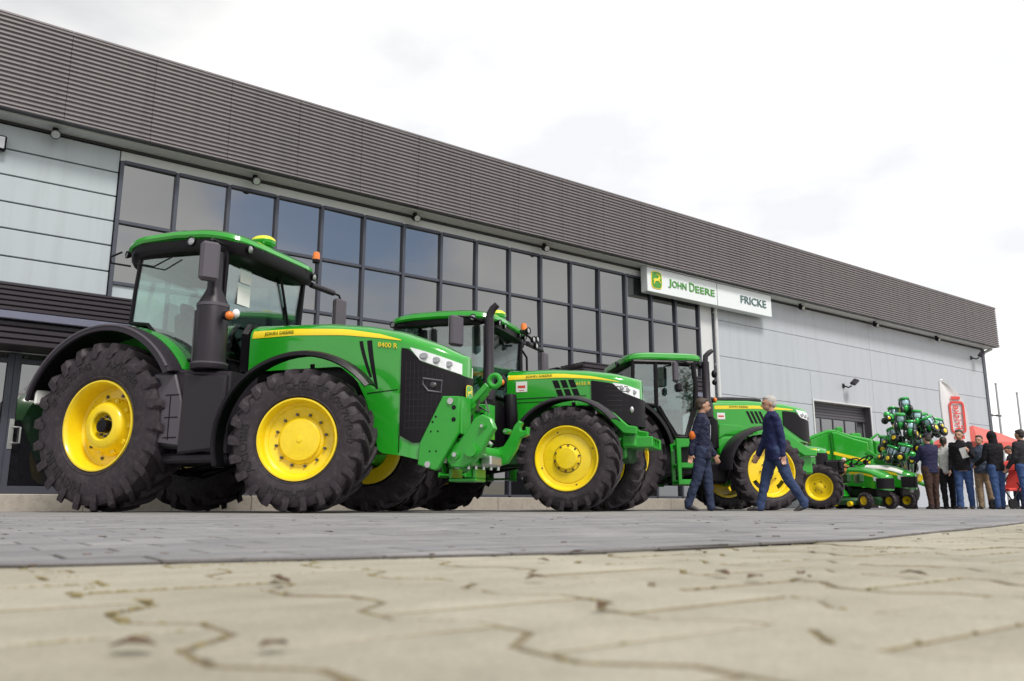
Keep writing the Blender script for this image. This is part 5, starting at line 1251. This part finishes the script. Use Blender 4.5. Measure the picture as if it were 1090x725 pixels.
        if fingers:
            for i,(o_,l) in enumerate(((-.017,.030),(-.006,.036),(.006,.038),(.017,.034))):
                b=pc+ax*.024*H+fw*o_*H; m1=b+ax*l*.6*H-sd*.004*H; m2=m1+ax*l*.5*H-sd*.012*H
                body.capsule(b,m1,.0062*H,.0058*H,8); body.capsule(m1,m2,.0058*H,.005*H,8)
            b=pc+fw*.018*H-ax*.008*H; body.capsule(b,b+(fw*.6+ax*.8)*.028*H-sd*.008*H,.0075*H,.006*H,8)
    # neck and head
    hc=Vector((.012,0,.935)); R3=Matrix.Rotation(R(yaw),3,'Z')@Matrix.Rotation(R(nod),3,'Y')
    def hp(p): # head local (about neck top)
        return S(up(Vector((0.004,0,.885))+R3@Vector(p)))
    body.capsule(S(up((-.004,0,.82))),hp((.0,0,.02)),.034*H,.030*H,12)
    HM=Matrix.Rotation(R(lean),3,'Y')@R3
    def he(mb,p,r): mb.ell(hp(p),tuple(q*H for q in r),18,0,HM)
    he(body,(.004,0,.058),(.056,.043,.058)); he(body,(.022,0,.024),(.036,.034,.036)); he(body,(.036,0,.006),(.018,.018,.014))
    body.capsule(hp((.056,0,.056)),hp((.070,0,.034)),.006*H,.0095*H,8); he(body,(.052,0,.066),(.012,.030,.008)); he(body,(.053,0,.017),(.010,.017,.006))
    for s in(-1,1): he(body,(.0,s*.044,.044),(.012,.006,.018))
    mobj('body',remesh(body,voxel,2),M['skin'],t)
    mobj('trousers',remesh(tr,max(voxel,.012),3),bottom,t); mobj('jacket',remesh(jk,max(voxel,.012),2),top,t)
    fm=MB()
    for s in(-1,1): he(fm,(.0555,s*.0175,.053),(.005,.008,.0045))
    obj('eye',fm,DARK,t)
    mo=MB(); he(mo,(.0625,0,.0165),(.003,.012,.002)); obj('mouth',mo,LIP,t)
    hm=mat('hair',hair,.6,var=.35,vs=30,bump=.6,bs=60) if hair else None
    if hood:
        hh=MB(); he(hh,(-.008,0,.052),(.066,.058,.074)); hh.capsule(hp((-.01,0,.0)),S(up((-.01,0,.83))),.055*H,.055*H,14); mobj('hood',remesh(hh,.012,2),top,t)
    elif hair:
        hh=MB(); he(hh,(-.012,0,.072),(.056,.048,.052)); he(hh,(-.026,0,.045),(.036,.044,.040)); he(hh,(.012,0,.098),(.040,.038,.022))
        if hairstyle=='tail': hh.capsule(hp((-.06,0,.085)),hp((-.085,0,.06)),.018*H,.022*H,10); hh.capsule(hp((-.085,0,.06)),hp((-.075,0,-.03)),.022*H,.010*H,10)
        mobj('hair',remesh(hh,.008,1),hm,t)
    if cap:
        cc=MB(); he(cc,(-.004,0,.082),(.062,.052,.048)); cc.rings([[hp((.05+q*math.cos(a)*.9,math.sin(a)*.045,.082+dz)) for a in [PI*(k/10-.5) for k in range(11)]] for q,dz in((.02,.0),(.055,-.008),(.055,-.014),(.02,-.006))],False,0,False); 
        mobj('cap',remesh(cc,.008,1),cap,t)
    t['_up']=0; del t['_up']
    return t,up,hp,S,H
SHOE=mat('shoe_leather',(.018,.015,.017),.5,var=.3)
DARK=mat('eye_dark',(.02,.015,.012),.3); LIP=mat('lip',(.36,.15,.12),.5)
def fx(px,Y): return (px-545)/874.0*Y/1.02
def people():
    navy=cloth('navy_quilted_jacket',(.015,.018,.046),.6,quilt=9); navy2=cloth('navy_coat',(.017,.022,.080),.7); jeans=cloth('dark_jeans',(.030,.040,.080),wr=1.0); jeansw=cloth('worn_jeans',(.036,.056,.125),wr=1.0); jeans2=cloth('blue_jeans',(.045,.085,.21))
    brown=cloth('brown_trousers',(.055,.030,.024)); beige=cloth('beige_trousers',(.32,.23,.15)); blackc=cloth('black_cloth',(.012,.011,.014)); whitec=cloth('white_cloth',(.62,.62,.62)); greyb=cloth('grey_blue_jacket',(.06,.075,.11)); navy3=cloth('navy_fleece',(.022,.022,.060)); capm=cloth('dark_cap',(.03,.028,.04)); orange=cloth('orange_patch',(.65,.16,.03)); mid=cloth('mid_blue_top',(.03,.06,.25))
    # two men in front
    t,up,hp,S,H=person('man in a quilted navy jacket with orange elbow patches, standing, looking right',(fx(750,13.25),13.25,0),R(-20),1.79,navy,jeans,(.05,.032,.022),.455,((-11,10),(7,3)),((-20,12,3),(6,22,2)),2,22,4,.0095,1.0,group='two men talking by the tractors')
    p=MB(); e=up((-.068,-.128,.655)); p.ell(S(e),(.030*H,.024*H,.040*H),12); obj('elbow_patch',p,orange,t)
    sh=MB(); sh.rings([[S(up((.074+dx,y,z))) for y in(-.022,-.01,.01,.022)] for z,dx in((.83,-.026),(.76,.002),(.68,.002),(.60,-.002),(.52,.0),(.47,.004))],False,0,False); obj('shirt_front',sh,cloth('striped_shirt',(.42,.44,.50)),t,True)
    person('grey haired man in a long plain navy coat, striding to the left',(fx(829,13.0),13.0,0),R(178),1.83,navy2,jeansw,(.42,.40,.38),.445,((19,5),(-17,14)),((14,16,2),(-12,14,2)),3,0,2,.0095,1.05,group='two men talking by the tractors')
    # the group on the right
    person('person in a navy fleece, brown trousers and dark cap, back turned',(fx(994,19.4),19.4,0),R(95),1.74,navy3,brown,(.05,.04,.035),.46,((3,2),(-4,2)),((30,70,10),(25,75,10)),0,10,8,.013,1.15,cap=capm,fingers=True)
    person('person with a dark ponytail in a white top and black trousers',(fx(1011,20.1),20.1,0),R(75),1.72,whitec,blackc,(.03,.02,.016),.49,((4,2),(-4,4)),((25,60,8),(15,40,8)),0,-15,5,.013,.92,hairstyle='tail')
    t,up,hp,S,H=person('tall man in a black zip jacket holding white papers against his chest',(fx(1029,19.7),19.7,0),R(-128),1.86,blackc,jeans2,(.03,.022,.018),.48,((6,3),(-6,3)),((-4,20,8),(20,95,10)),0,-10,4,.013,1.05)
    pp=MB(); pp.obox(S(up((.13,.06,.70))),(.012,.16,.24),Matrix.Rotation(R(14),3,'X')@Matrix.Rotation(R(8),3,'Y'),.002); obj('papers',pp,M['paper'],t)
    person('man with glasses in a grey blue jacket and beige trousers',(fx(1050,20.6),20.6,0),R(-140),1.80,greyb,beige,(.04,.03,.025),.47,((3,2),(-3,2)),((5,30,7),(5,30,7)),0,0,4,.013,1.0)
    person('person in a black hooded top and blue jeans with the back turned',(fx(1065,19.2),19.2,0),R(100),1.78,blackc,jeans2,None,.48,((4,2),(-3,2)),((15,50,9),(15,50,9)),2,0,10,.013,1.12,hood=True)
    person('shorter person in a dark grey jacket beside the red pushchair',(fx(1086,21.0),21.0,0),R(170),1.58,cloth('dark_grey_jacket',(.035,.036,.045)),jeans,(.035,.024,.02),.47,((3,2),(-3,2)),((25,40,6),(25,40,6)),8,0,15,.014,1.0)
    person('person in a charcoal jacket and jeans at the right edge of the crowd',(fx(1095,18.8),18.8,0),R(110),1.78,cloth('charcoal_jacket',(.028,.027,.032)),jeans2,(.03,.022,.02),.47,((3,2),(-4,2)),((10,30,6),(10,30,6)),0,0,4,.014,1.1)
    person('person in a blue top mostly hidden behind others in the crowd',(fx(1019,21.8),21.8,0),R(-80),1.66,mid,jeans2,(.06,.04,.03),.47,((3,2),(-3,2)),((10,30,6),(10,30,6)),0,0,4,.014,1.0)

# ------------------------------------------------------------------ small machines
def compact_tractor():
    hd=R(-15); n=Vector((math.sin(hd),-math.cos(hd),0)); d=Vector((math.cos(hd),math.sin(hd),0)); F=Vector((fx(875,18),18,0)); ax=F-n*.62; r=ax-d*1.75
    t=thing('tractor','small green open tractor half hidden behind the square cab tractor, plain yellow wheels','tractor',(r.x,r.y,0),hd,'green tractors parked along the hall')
    underbody(t,1.75,.47,.62,.62,.62,2.2,.45,.85,.62)
    for s in(-1,1):
        wheel(t,(1.75,.62*s,.475),s,.475,.30,.285,'small',16,R(-20)); wheel(t,(0,.68*s,.66),s,.66,.42,.36,'small',18)
        f=arc_shell(0,.66,.74,20,150,s*.42,s*.90,.03,20,.03); obj('rear_fender',f,M['green'],t)
    H=Hood(.33,1.70,1.98,[(.9,1.36),(1.5,1.40),(1.8,1.37),(2.05,1.30)],[(.9,.14),(1.9,.13),(2.05,.08)],2.8,2.8)
    hd_=obj('bonnet',H.body(.92,1.975,lambda x:H.lin([(.9,.85),(1.45,.85),(1.6,1.0),(2.18,.82)],x),36),M['green'],t)
    obj('grille',H.nose(1.72,lambda x:.86,lambda x:1.22,.008),M['grille'],t)
    for s in(-1,1):
        obj('headlight',H.patch(1.50,1.70,lambda x:1.14,lambda x:1.22,.01,6,3,(s,),.01),M['lens'],t)
        obj('decal_stripe',H.patch(1.0,1.75,lambda x:1.255,lambda x:1.315,.004,10,2,(s,),.003),M['stripe'],t)
    seat_parts(t,.1,.95); steering(t,.62,1.35)
    da=MB(); da.box(.75,.93,-.3,.3,.8,1.38,.05); da.box(-.2,.9,-.4,.4,.72,.82,.03); obj('dashboard',da,M['plum'],t)
    rp=MB(); rp.tube([(-.35,-.5,.7),(-.38,-.5,1.3),(-.75,-.48,1.45),(-.75,.48,1.45),(-.38,.5,1.3),(-.35,.5,.7)],.035,10); obj('roll_bar',rp,M['black'],t)
def mower(label,px,Y,hd,sc_,white=False):
    d=Vector((math.cos(hd),math.sin(hd),0)); n=Vector((math.sin(hd),-math.cos(hd),0)); F=Vector((fx(px,Y),Y,0)); r=F-n*.40*sc_-d*1.22*sc_
    t=thing('ride_on_mower',label,'mower',(r.x,r.y,0),hd,'ride on mowers beside the baler',sc_)
    for s in(-1,1):
        wheel(t,(1.22,.40*s,.19),s,.19,.16,.10,'small',14); wheel(t,(0,.40*s,.25),s,.25,.22,.13,'small',16)
    H=Hood(.27,1.1,1.62,[(.55,1.0),(1.0,.97),(1.3,.90),(1.62,.76)],[(.55,.12),(1.62,.10)],2.4,2.6)
    obj('bonnet',H.body(.58,1.615,lambda x:H.lin([(.55,.55),(1.0,.52),(1.15,.50),(1.62,.42)],x),30),M['green'],t)
    obj('bonnet_top',H.patch(.62,1.45,lambda x:H.zs(x)+.02,lambda x:H.zt(x)-.012,.006,14,4,(-1,1),.006),M['white'] if white else M['green'],t)
    for s in(-1,1):
        obj('decal_stripe',H.patch(.66,1.35,lambda x:H.zs(x)-.055,lambda x:H.zs(x)-.005,.006,10,2,(s,),.004),M['stripe'],t)
        obj('headlight',H.patch(1.36,1.58,lambda x:H.zs(x)-.12,lambda x:H.zs(x)-.02,.006,6,3,(s,),.006),M['lens'],t)
        f=MB(); f.prism([(-.35,.48),(-.30,.62),(.25,.62),(.45,.52),(.62,.30),(.50,.28),(.32,.44),(.22,.52),(-.2,.54),(-.3,.44)],s*.24,s*.53,0,.02); obj('fender',f,M['green'],t)
    obj('grille',H.nose(1.42,lambda x:.46,lambda x:.70,.006,14,6),M['grille'],t)
    dk=MB(); dk.rings([superplan(.25,1.02,.58,z,q,3.5,32) for z,q in((.10,1.0),(.20,1.0),(.25,.92),(.27,.7))],True); obj('mower_deck',dk,M['green_dark'],t)
    yc=MB(); yc.cyl((.45,-.6,.12),(.45,-.52,.12),.06,seg=12); yc.cyl((.9,-.6,.12),(.9,-.52,.12),.06,seg=12); obj('deck_roller',yc,M['yellow'],t)
    b=MB(); b.box(-.2,.6,-.22,.22,.28,.58,.04); b.box(.5,1.4,-.2,.2,.28,.5,.03); obj('frame',b,M['black'],t)
    s=MB(); s.box(-.22,.22,-.24,.24,.62,.74,.05); s.obox((-.26,0,.90),(.12,.46,.40),Matrix.Rotation(R(-10),3,'Y'),.05); obj('seat',s,M['stripe'] if not white else M['seat'],t)
    steering(t,.48,1.10)
    return t,r,d
def child(r,d,hd):
    red=cloth('orange_top',(.55,.26,.08)); bl=cloth('child_trousers',(.06,.07,.12)); capw=cloth('pale_cap',(.66,.64,.64))
    p=r+d*.22
    person('small child in an orange top and pale cap sitting on a mower',(p.x,p.y,.66),hd,1.0,red,bl,(.25,.17,.1),.50,((82,70),(82,70)),((55,15,10),(55,15,10)),5,-10,6,.010,1.0,'short',group='child on a mower',sit=True,cap=capw)
def baler():
    hd=R(-6); t=thing('round_baler','big green round baler with sloping panels standing in front of the roller door','baler',(fx(864,24.2),24.2,0),hd)
    side=[(0.0,.75),(0.02,2.02),(.15,2.10),(.62,2.27),(.80,2.26),(1.30,2.10),(1.86,1.98),(1.90,1.0),(1.5,.62),(.4,.55)]
    b=MB(); b.prism(side,0,1.5,0,.05); obj('body',b,M['green'],t)
    p=MB(); p.prism([(.66,2.20),(.82,2.21),(1.30,2.02),(1.72,1.90),(1.74,1.10),(1.45,.78),(.72,.78)],-.10,.0,0,.06); po=obj('side_panel',p,M['green'],t)
    s=MB(); s.prism([(.70,1.62),(1.70,1.36),(1.70,1.27),(.70,1.53)],-.108,-.098); obj('decal_stripe',s,M['stripe'],po)
    q=MB(); q.prism([(.04,1.0),(.06,1.98),(.60,2.18),(.60,.8)],-.05,.0,0,.04); q.prism([(.1,1.62),(.6,1.64),(.6,1.55),(.1,1.53)],-.058,-.048,1); obj('tailgate',q,[M['green'],M['stripe']],t)
    f=MB(); f.prism([(1.88,.9),(1.92,1.95),(2.25,1.90),(2.4,1.3),(2.2,.8)],.1,1.4,0,.05); f.tube([(1.9,.3,2.0),(2.1,.3,2.15),(2.3,.3,2.0)],.04,8); f.box(2.2,2.9,.55,.9,.5,.65,.02); obj('pickup_frame',f,M['green2'],t)
    for y in(-.22,1.62):
        wheel(t,(.9,y,.52),-1 if y<0 else 1,.52,.4,.26,'small',18)
    ax=MB(); ax.cyl((.9,-.2,.52),(.9,1.6,.52),.08,seg=12); obj('axle',ax,M['green_dark'],t)
    lt=MB(); lt.cyl((.02,-.02,1.9),(.02,-.06,1.9),.05,seg=12); obj('tail_lamp',lt,M['orange'],t)
    tp=MB(); tp.box(.9,1.1,.2,.5,2.2,2.36,.03); tp.box(1.4,1.7,.5,.9,2.02,2.2,.04); obj('top_guard',tp,M['green2'],t)
def implement():
    t=thing('hay_machine','folded green hay machine with yellow ended beams and a stand leg behind the crowd','implement',(fx(968,21.4),21.4,0),R(-10))
    b=MB(); b.beam((-.75,0,1.25),(.25,-.1,.78),.12,.16,.02); b.beam((-.8,.6,1.5),(-.1,.6,1.0),.1,.14,.02); b.beam((-.5,-.1,1.1),(-.5,.9,1.1),.1,.1,.02); b.beam((.0,-.1,.9),(.0,.9,.95),.1,.1,.02)
    b.tube([(-.7,.3,1.3),(-.2,.4,1.45),(.1,.3,1.1),(.35,.3,1.2)],.04,8); b.tube([(-.5,0,.7),(.1,.0,.72),(.5,.2,.6)],.05,8)
    for k in range(7):
        a=2*PI*k/7; b.tube([(-.35,.2,.95),(-.35+.55*math.cos(a),.2+.1*math.sin(a*2),.95+.4*math.sin(a))],.018,6)
    obj('frame',b,M['green2'],t)
    l=MB(); l.box(-.04,.04,-.16,-.08,.02,.92,.01); l.box(-.1,.1,-.22,-.02,0,.02,.004); obj('stand_leg',l,M['green'],t)
    y=MB(); y.obox((.27,-.11,.77),(.14,.16,.2),Matrix.Rotation(R(25),3,'Y'),.02); obj('end_cap',y,M['yellow'],t)
    for k in range(2):
        w=MB(); w.lathe([(.36,-.02),(.38,0),(.36,.02),(.3,.0)],(-.45+.5*k,.55,.42),(.3,1,0),24); w.lathe([(.06,-.08),(.06,.08)],(-.45+.5*k,.55,.42),(.3,1,0),12)
        for j in range(10):
            a=2*PI*j/10; w.tube([(-.45+.5*k,.55,.42),(-.45+.5*k+.37*math.cos(a),.55,.42+.37*math.sin(a))],.008,5)
        obj('rake_wheel',w,M['dsteel'],t)
def balloons():
    M['foilg']=mat('green_foil',(.035,.42,.08),.18,metal=.35,coat=.5,var=.3,vs=6,bump=.5,bs=8); M['foilb']=mat('pale_blue_foil',(.45,.66,.74),.15,metal=.4,coat=.5,var=.35,vs=9,bump=.5,bs=10); M['foilk']=mat('black_foil',(.012,.014,.016),.2,metal=.2,coat=.5,var=.3,bump=.4,bs=10)
    first=None; rd=random.Random(11); Y=20.8; W=Vector((fx(972,Y),Y,.35))
    M['ribbon']=mat('ribbon',(.5,.5,.5),.5)
    pts=[(963,433,0),(951,443,.1),(958,449,-.25),(966,446,.15),(974,446,-.1),(983,449,.2),(991,452,-.2),(997,455,.1),(970,458,-.3),(981,460,.3),
         (951,465,-.1),(944,473,.2),(956,474,.1),(963,482,-.3),(948,484,-.2),(972,474,.1),(982,472,-.1),(978,484,.3),(968,492,.25)]
    for i,(px,py,dy) in enumerate(pts):
        y=Y+dy*1.6; u=(px-545)/874; v=(362.5-py)/874; c_,s_=math.cos(math.atan(175.5/874)),math.sin(math.atan(175.5/874)); r=Vector((u,c_-v*s_,s_+v*c_)); P=Vector((0,0,.085))+r*(y/r.y)
        if first is None:
            t=thing('balloon','shiny tractor shaped balloon of green, blue and black foil, one of the floating bunch','balloon',tuple(P),0,'tractor shaped balloons in a bunch')
            w=MB()
            def puff(x0,x1,z0,z1,hw): return [superplan(x0,x1,(z1-z0)/2,0,q,2.6,24) for q in()]
            def pil(mb,c,r,n=3.0,mi=0):
                rs=[]
                for a in range(-80,81,20):
                    q=math.cos(R(a))**.5; yy=math.sin(R(a))*r[1]
                    ring=[]
                    for k in range(24):
                        th=2*PI*k/24; cc,ss=math.cos(th),math.sin(th)
                        ring.append((c[0]+r[0]*q*abs(cc)**(2/n)*(1 if cc>0 else -1),c[1]+yy,c[2]+r[2]*q*abs(ss)**(2/n)*(1 if ss>0 else -1)))
                    rs.append(ring)
                mb.rings(rs,True,mi)
            pil(w,(.02,0,-.05),(.17,.085,.10)); pil(w,(.14,0,.0),(.10,.08,.07)); obj('body',w,M['foilg'],t)
            g=MB(); pil(g,(-.03,0,.085),(.125,.10,.10)); obj('window',g,M['foilb'],t)
            fr=MB()
            for x in(-.135,-.01,.085):
                for y in(-1,1): fr.tube([(x-.01,y*.085,.0),(x,y*.10,.09),(x+.005,y*.08,.17)],.014,6)
            obj('pillar',fr,M['foilk'],t)
            rf=MB(); pil(rf,(-.02,0,.185),(.165,.115,.04)); obj('roof',rf,M['foilg'],t)
            for x,z,r in((-.10,-.10,.125),(.16,-.13,.085)):
                for y in(-1,1):
                    k=MB(); pil(k,(x,y*.10,z),(r,.05,r),2.0); ko=obj('wheel',k,M['foilk'],t); h=MB(); pil(h,(x,y*.14,z),(r*.45,.02,r*.45),2.0); obj('hub',h,M['yellow'],ko)
            first=t; t.scale=(1.05,)*3
        else: t=dup(first,None,tuple(P))
        t.rotation_euler=(rd.uniform(-.35,.3),rd.uniform(-.35,.35),rd.choice((0,.5,-.5,1.4,PI,2.4))+rd.uniform(-.5,.5))
        # its ribbon runs down to the weight
        t['_p']=tuple(P)
    bpy.context.view_layer.update()
    for o in [q for q in col.objects if q.get('_p')]:
        P=Vector(o['_p']); m=MB(); inv=o.matrix_world.inverted()
        mid=(P+W)/2+Vector((0,0,-.12)); m.tube([inv@(P+Vector((0,0,-.2))),inv@mid,inv@W],.004,5); obj('ribbon',m,M['ribbon'],o); del o['_p']
    t=thing('balloon_weight','small dark weight on the ground holding the balloon ribbons','weight',(W.x,W.y,0)); m=MB(); m.lathe([(.10,0),(.11,.02),(.09,.2),(.05,.3),(.02,.35)],(0,0,0),(0,0,1),16); obj('weight_body',m,M['plum'],t)
def feather_flag():
    Y=22.0; t=thing('feather_flag','tall white feather flag with a red framed word, in front of the grey hall wall','flag',(fx(1028,Y),Y,0),R(4))
    o=MB()
    edge=[(-.33,.55),(-.36,1.6),(-.38,2.6),(-.375,3.36),(-.30,3.40),(-.16,3.32),(.05,3.12),(.22,2.86),(.30,2.60),(.32,2.2),(.34,1.2),(.34,.62),(.0,.5)]
    rows=[]
    # cloth with a slight ripple
    zs=[.55+.18*k for k in range(16)]+[3.36]
    left=lambda z: -.33-.05*min(1,(z-.5)/2.4)
    def right(z):
        pr=[(.5,.34),(2.2,.32),(2.6,.30),(2.86,.22),(3.12,.05),(3.32,-.16),(3.38,-.32)]
        for (a,b),(c,d) in zip(pr,pr[1:]):
            if z<=c: return b+(d-b)*(z-a)/(c-a)
        return -.32
    for z in zs:
        l,r=left(z),right(z); rows.append([(l+(r-l)*k/8,.03*math.sin(k*.9+z*1.3)*k/8,z) for k in range(9)])
    o.shell(rows,.006); obj('flag_cloth',o,mat('flag_white',(.72,.70,.72),.7,var=.05),t)
    M['flagred']=mat('flag_red',(.70,.07,.06),.6,var=.08)
    l=MB(); fr=[(-.17,2.06),(-.17,2.74),(-.13,2.80),(.16,2.80),(.20,2.74),(.20,2.06),(.16,2.0),(-.13,2.0)]
    def strip(a,b,w):
        l.beam((a[0],-.035,a[1]),(b[0],-.035,b[1]),.012,w,.0)
    for a,b in zip(fr,fr[1:]+fr[:1]): strip(a,b,.055)
    l.box(-.12,.13,-.042,-.03,2.88,2.96); l.box(-.12,.15,-.042,-.03,1.82,1.92)
    tm=text_mb('Fricke',h=.20,w=.64,depth=.012,bold=True)
    # seen from its back: the word runs upwards and is mirrored
    l.add([(-.08+b,-.036-c,2.08+a) for a,b,c in tm.v],tm.f); obj('flag_print',l,M['flagred'],t)
    p=MB(); p.tube([(-.345,0,0),(-.36,0,.8),(-.385,0,1.8),(-.405,0,2.8),(-.38,0,3.38),(-.30,0,3.42)],.016,8); obj('pole',p,M['steel'],t)
    b=MB(); b.box(-.6,-.1,-.25,.25,0,.05,.015); obj('base',b,M['black'],t)
def gazebo():
    M['tentred']=mat('tent_red',(.70,.13,.11),.6,var=.06)
    t=thing('gazebo','red roofed pop-up gazebo behind the crowd at the corner of the hall','tent',(14.35,25.6,0),R(20))
    r=MB(); a=.95
    r.shell([[(-a,-a,1.95),(0,-a,1.95),(a,-a,1.95)],[(-.5,-.5,2.26),(0,-.5,2.26),(.5,-.5,2.26)],[(0,0,2.52),(0,0,2.53),(0.01,0,2.52)]],.01)
    for k in range(1,4):
        m=Matrix.Rotation(PI/2*k,4,'Z'); q=MB(); q.shell([[(-a,-a,1.95),(0,-a,1.95),(a,-a,1.95)],[(-.5,-.5,2.26),(0,-.5,2.26),(.5,-.5,2.26)],[(0,0,2.52),(0,0,2.53),(0.01,0,2.52)]],.01); r.merge(q,m)
    obj('canopy',r,M['tentred'],t)
    v=MB()
    for k in range(4): q=MB(); q.box(-a,a,-a-.012,-a-.004,1.78,1.95); v.merge(q,Matrix.Rotation(PI/2*k,4,'Z'))
    obj('valance',v,M['tentred'],t)
    for x in(-a+.04,a-.04):
        for y in(-a+.04,a-.04): p=MB(); p.box(x-.025,x+.025,y-.025,y+.025,0,1.95,.006); obj('leg',p,M['steel'],t)
def pushchair():
    t=thing('pushchair','red and black pushchair standing in the crowd on the right','pushchair',(fx(1079,20.2),20.2,0),R(200))
    f=MB()
    for y in(-.24,.24): f.tube([(.35,y,.12),(.0,y,.55),(-.4,y,1.0),(-.5,y,1.02)],.016,8); f.tube([(-.35,y,.12),(.1,y,.62)],.016,8)
    f.tube([(-.5,-.24,1.02),(-.52,0,1.03),(-.5,.24,1.02)],.018,8); obj('frame',f,M['black'],t)
    s=MB(); s.prism([(.32,.42),(.34,.48),(.0,.50),(-.22,.95),(-.28,.93),(-.05,.42)],-.2,.2,0,.015); obj('seat',s,M['red'],t)
    h=MB(); h.shell([[(-.25+.34*math.cos(R(a))*.9,y,.80+.36*math.sin(R(a))) for a in range(20,170,15)] for y in(-.23,-.1,.1,.23)],.012); obj('hood',h,M['red'],t)
    for x in(.35,-.35):
        for y in(-.26,.26): w=MB(); w.lathe([(.06,-.02),(.115,-.022),(.12,0),(.115,.022),(.06,.02)],(x,y,.12),(0,1,0),20); obj('wheel',w,M['black'],t)
def flagpoles():
    for px,pt,Y,lab in((1075,408,40,'thin pale flagpole against the sky, left of two'),(1097,418,42,'thin pale flagpole against the sky at the far right edge')):
        t=thing('flagpole',lab,'flagpole',(fx(px,Y),Y,0)); p=MB(); h=(538-pt)/874*Y*1.0
        p.tube([(0,0,0),(0,0,h*.5),(0,0,h)],[.075,.06,.045],10); p.ell((0,0,h),(.07,.07,.05),8); obj('pole',p,mat('pole_paint',(.45,.46,.48),.4,var=.05),t)
        b=MB(); b.box(-.2,.2,-.2,.2,0,.12,.02); obj('base',b,M['concrete'],t)
def behind_trees():
    """trees across the road: the glazing mirrors them"""
    M['bark']=mat('bark',(.07,.05,.035),.9,var=.3,vs=12,bump=.5); 
    m=mat('foliage',(.045,.075,.02),.7,var=.5,vs=1.2); M['foliage']=m; rd=random.Random(5)
    for i,(x,y,h) in enumerate(((-17,-15,6.5),(-10,-19,8),(-2,-22,7),(7,-20,7.5),(15,-23,8.5),(24,-18,7))):
        t=thing('tree','leafy roadside tree across the road from the hall','tree',(x,y,0),rd.uniform(0,6),'trees across the road')
        tr=MB(); tr.tube([(0,0,0),(.1,0,h*.3),(0,.1,h*.6),(0,0,h*.9)],[.22,.17,.11,.03],10); ends=[]
        for k in range(12):
            a=rd.uniform(0,6.28); z=h*rd.uniform(.3,.75); l=h*rd.uniform(.18,.34); e=(math.cos(a)*l,math.sin(a)*l,z+l*.7); tr.tube([(0,0,z),(e[0]*.5,e[1]*.5,z+l*.25),e],[.07,.05,.015],7); ends.append(e)
        obj('trunk',tr,M['bark'],t)
        cr=MB()
        for e in ends+[(0,0,h*.9)]:
            for q in range(5):
                c=Vector(e)+Vector((rd.gauss(0,.5),rd.gauss(0,.5),rd.gauss(0,.45)))
                for _ in range(26):
                    p=c+Vector((rd.gauss(0,.3),rd.gauss(0,.3),rd.gauss(0,.25))); u=Vector((rd.gauss(0,1),rd.gauss(0,1),rd.gauss(0,1))).normalized(); v=u.orthogonal().normalized(); s=rd.uniform(.07,.15)
                    cr.add([p+u*s,p+v*s*.5,p-u*s,p-v*s*.5],[(0,1,2,3)])
        obj('crown',cr,m,t,False)
def small_things():
    people(); compact_tractor()
    t,r,d=mower('green ride-on mower with a pale topped bonnet and a child at the wheel',922,19.4,R(-66),1.0,False); child(r,d,R(-66))
    mower('green ride-on mower with a white topped bonnet and no rider',948,20.2,R(-52),1.1,True)
    baler(); implement(); balloons(); feather_flag(); gazebo(); pushchair(); flagpoles(); behind_trees()
world(); camera(); ground(); hall(); hall_fittings()
tractor_front(); tractor_second(); tractor_third()
small_things()
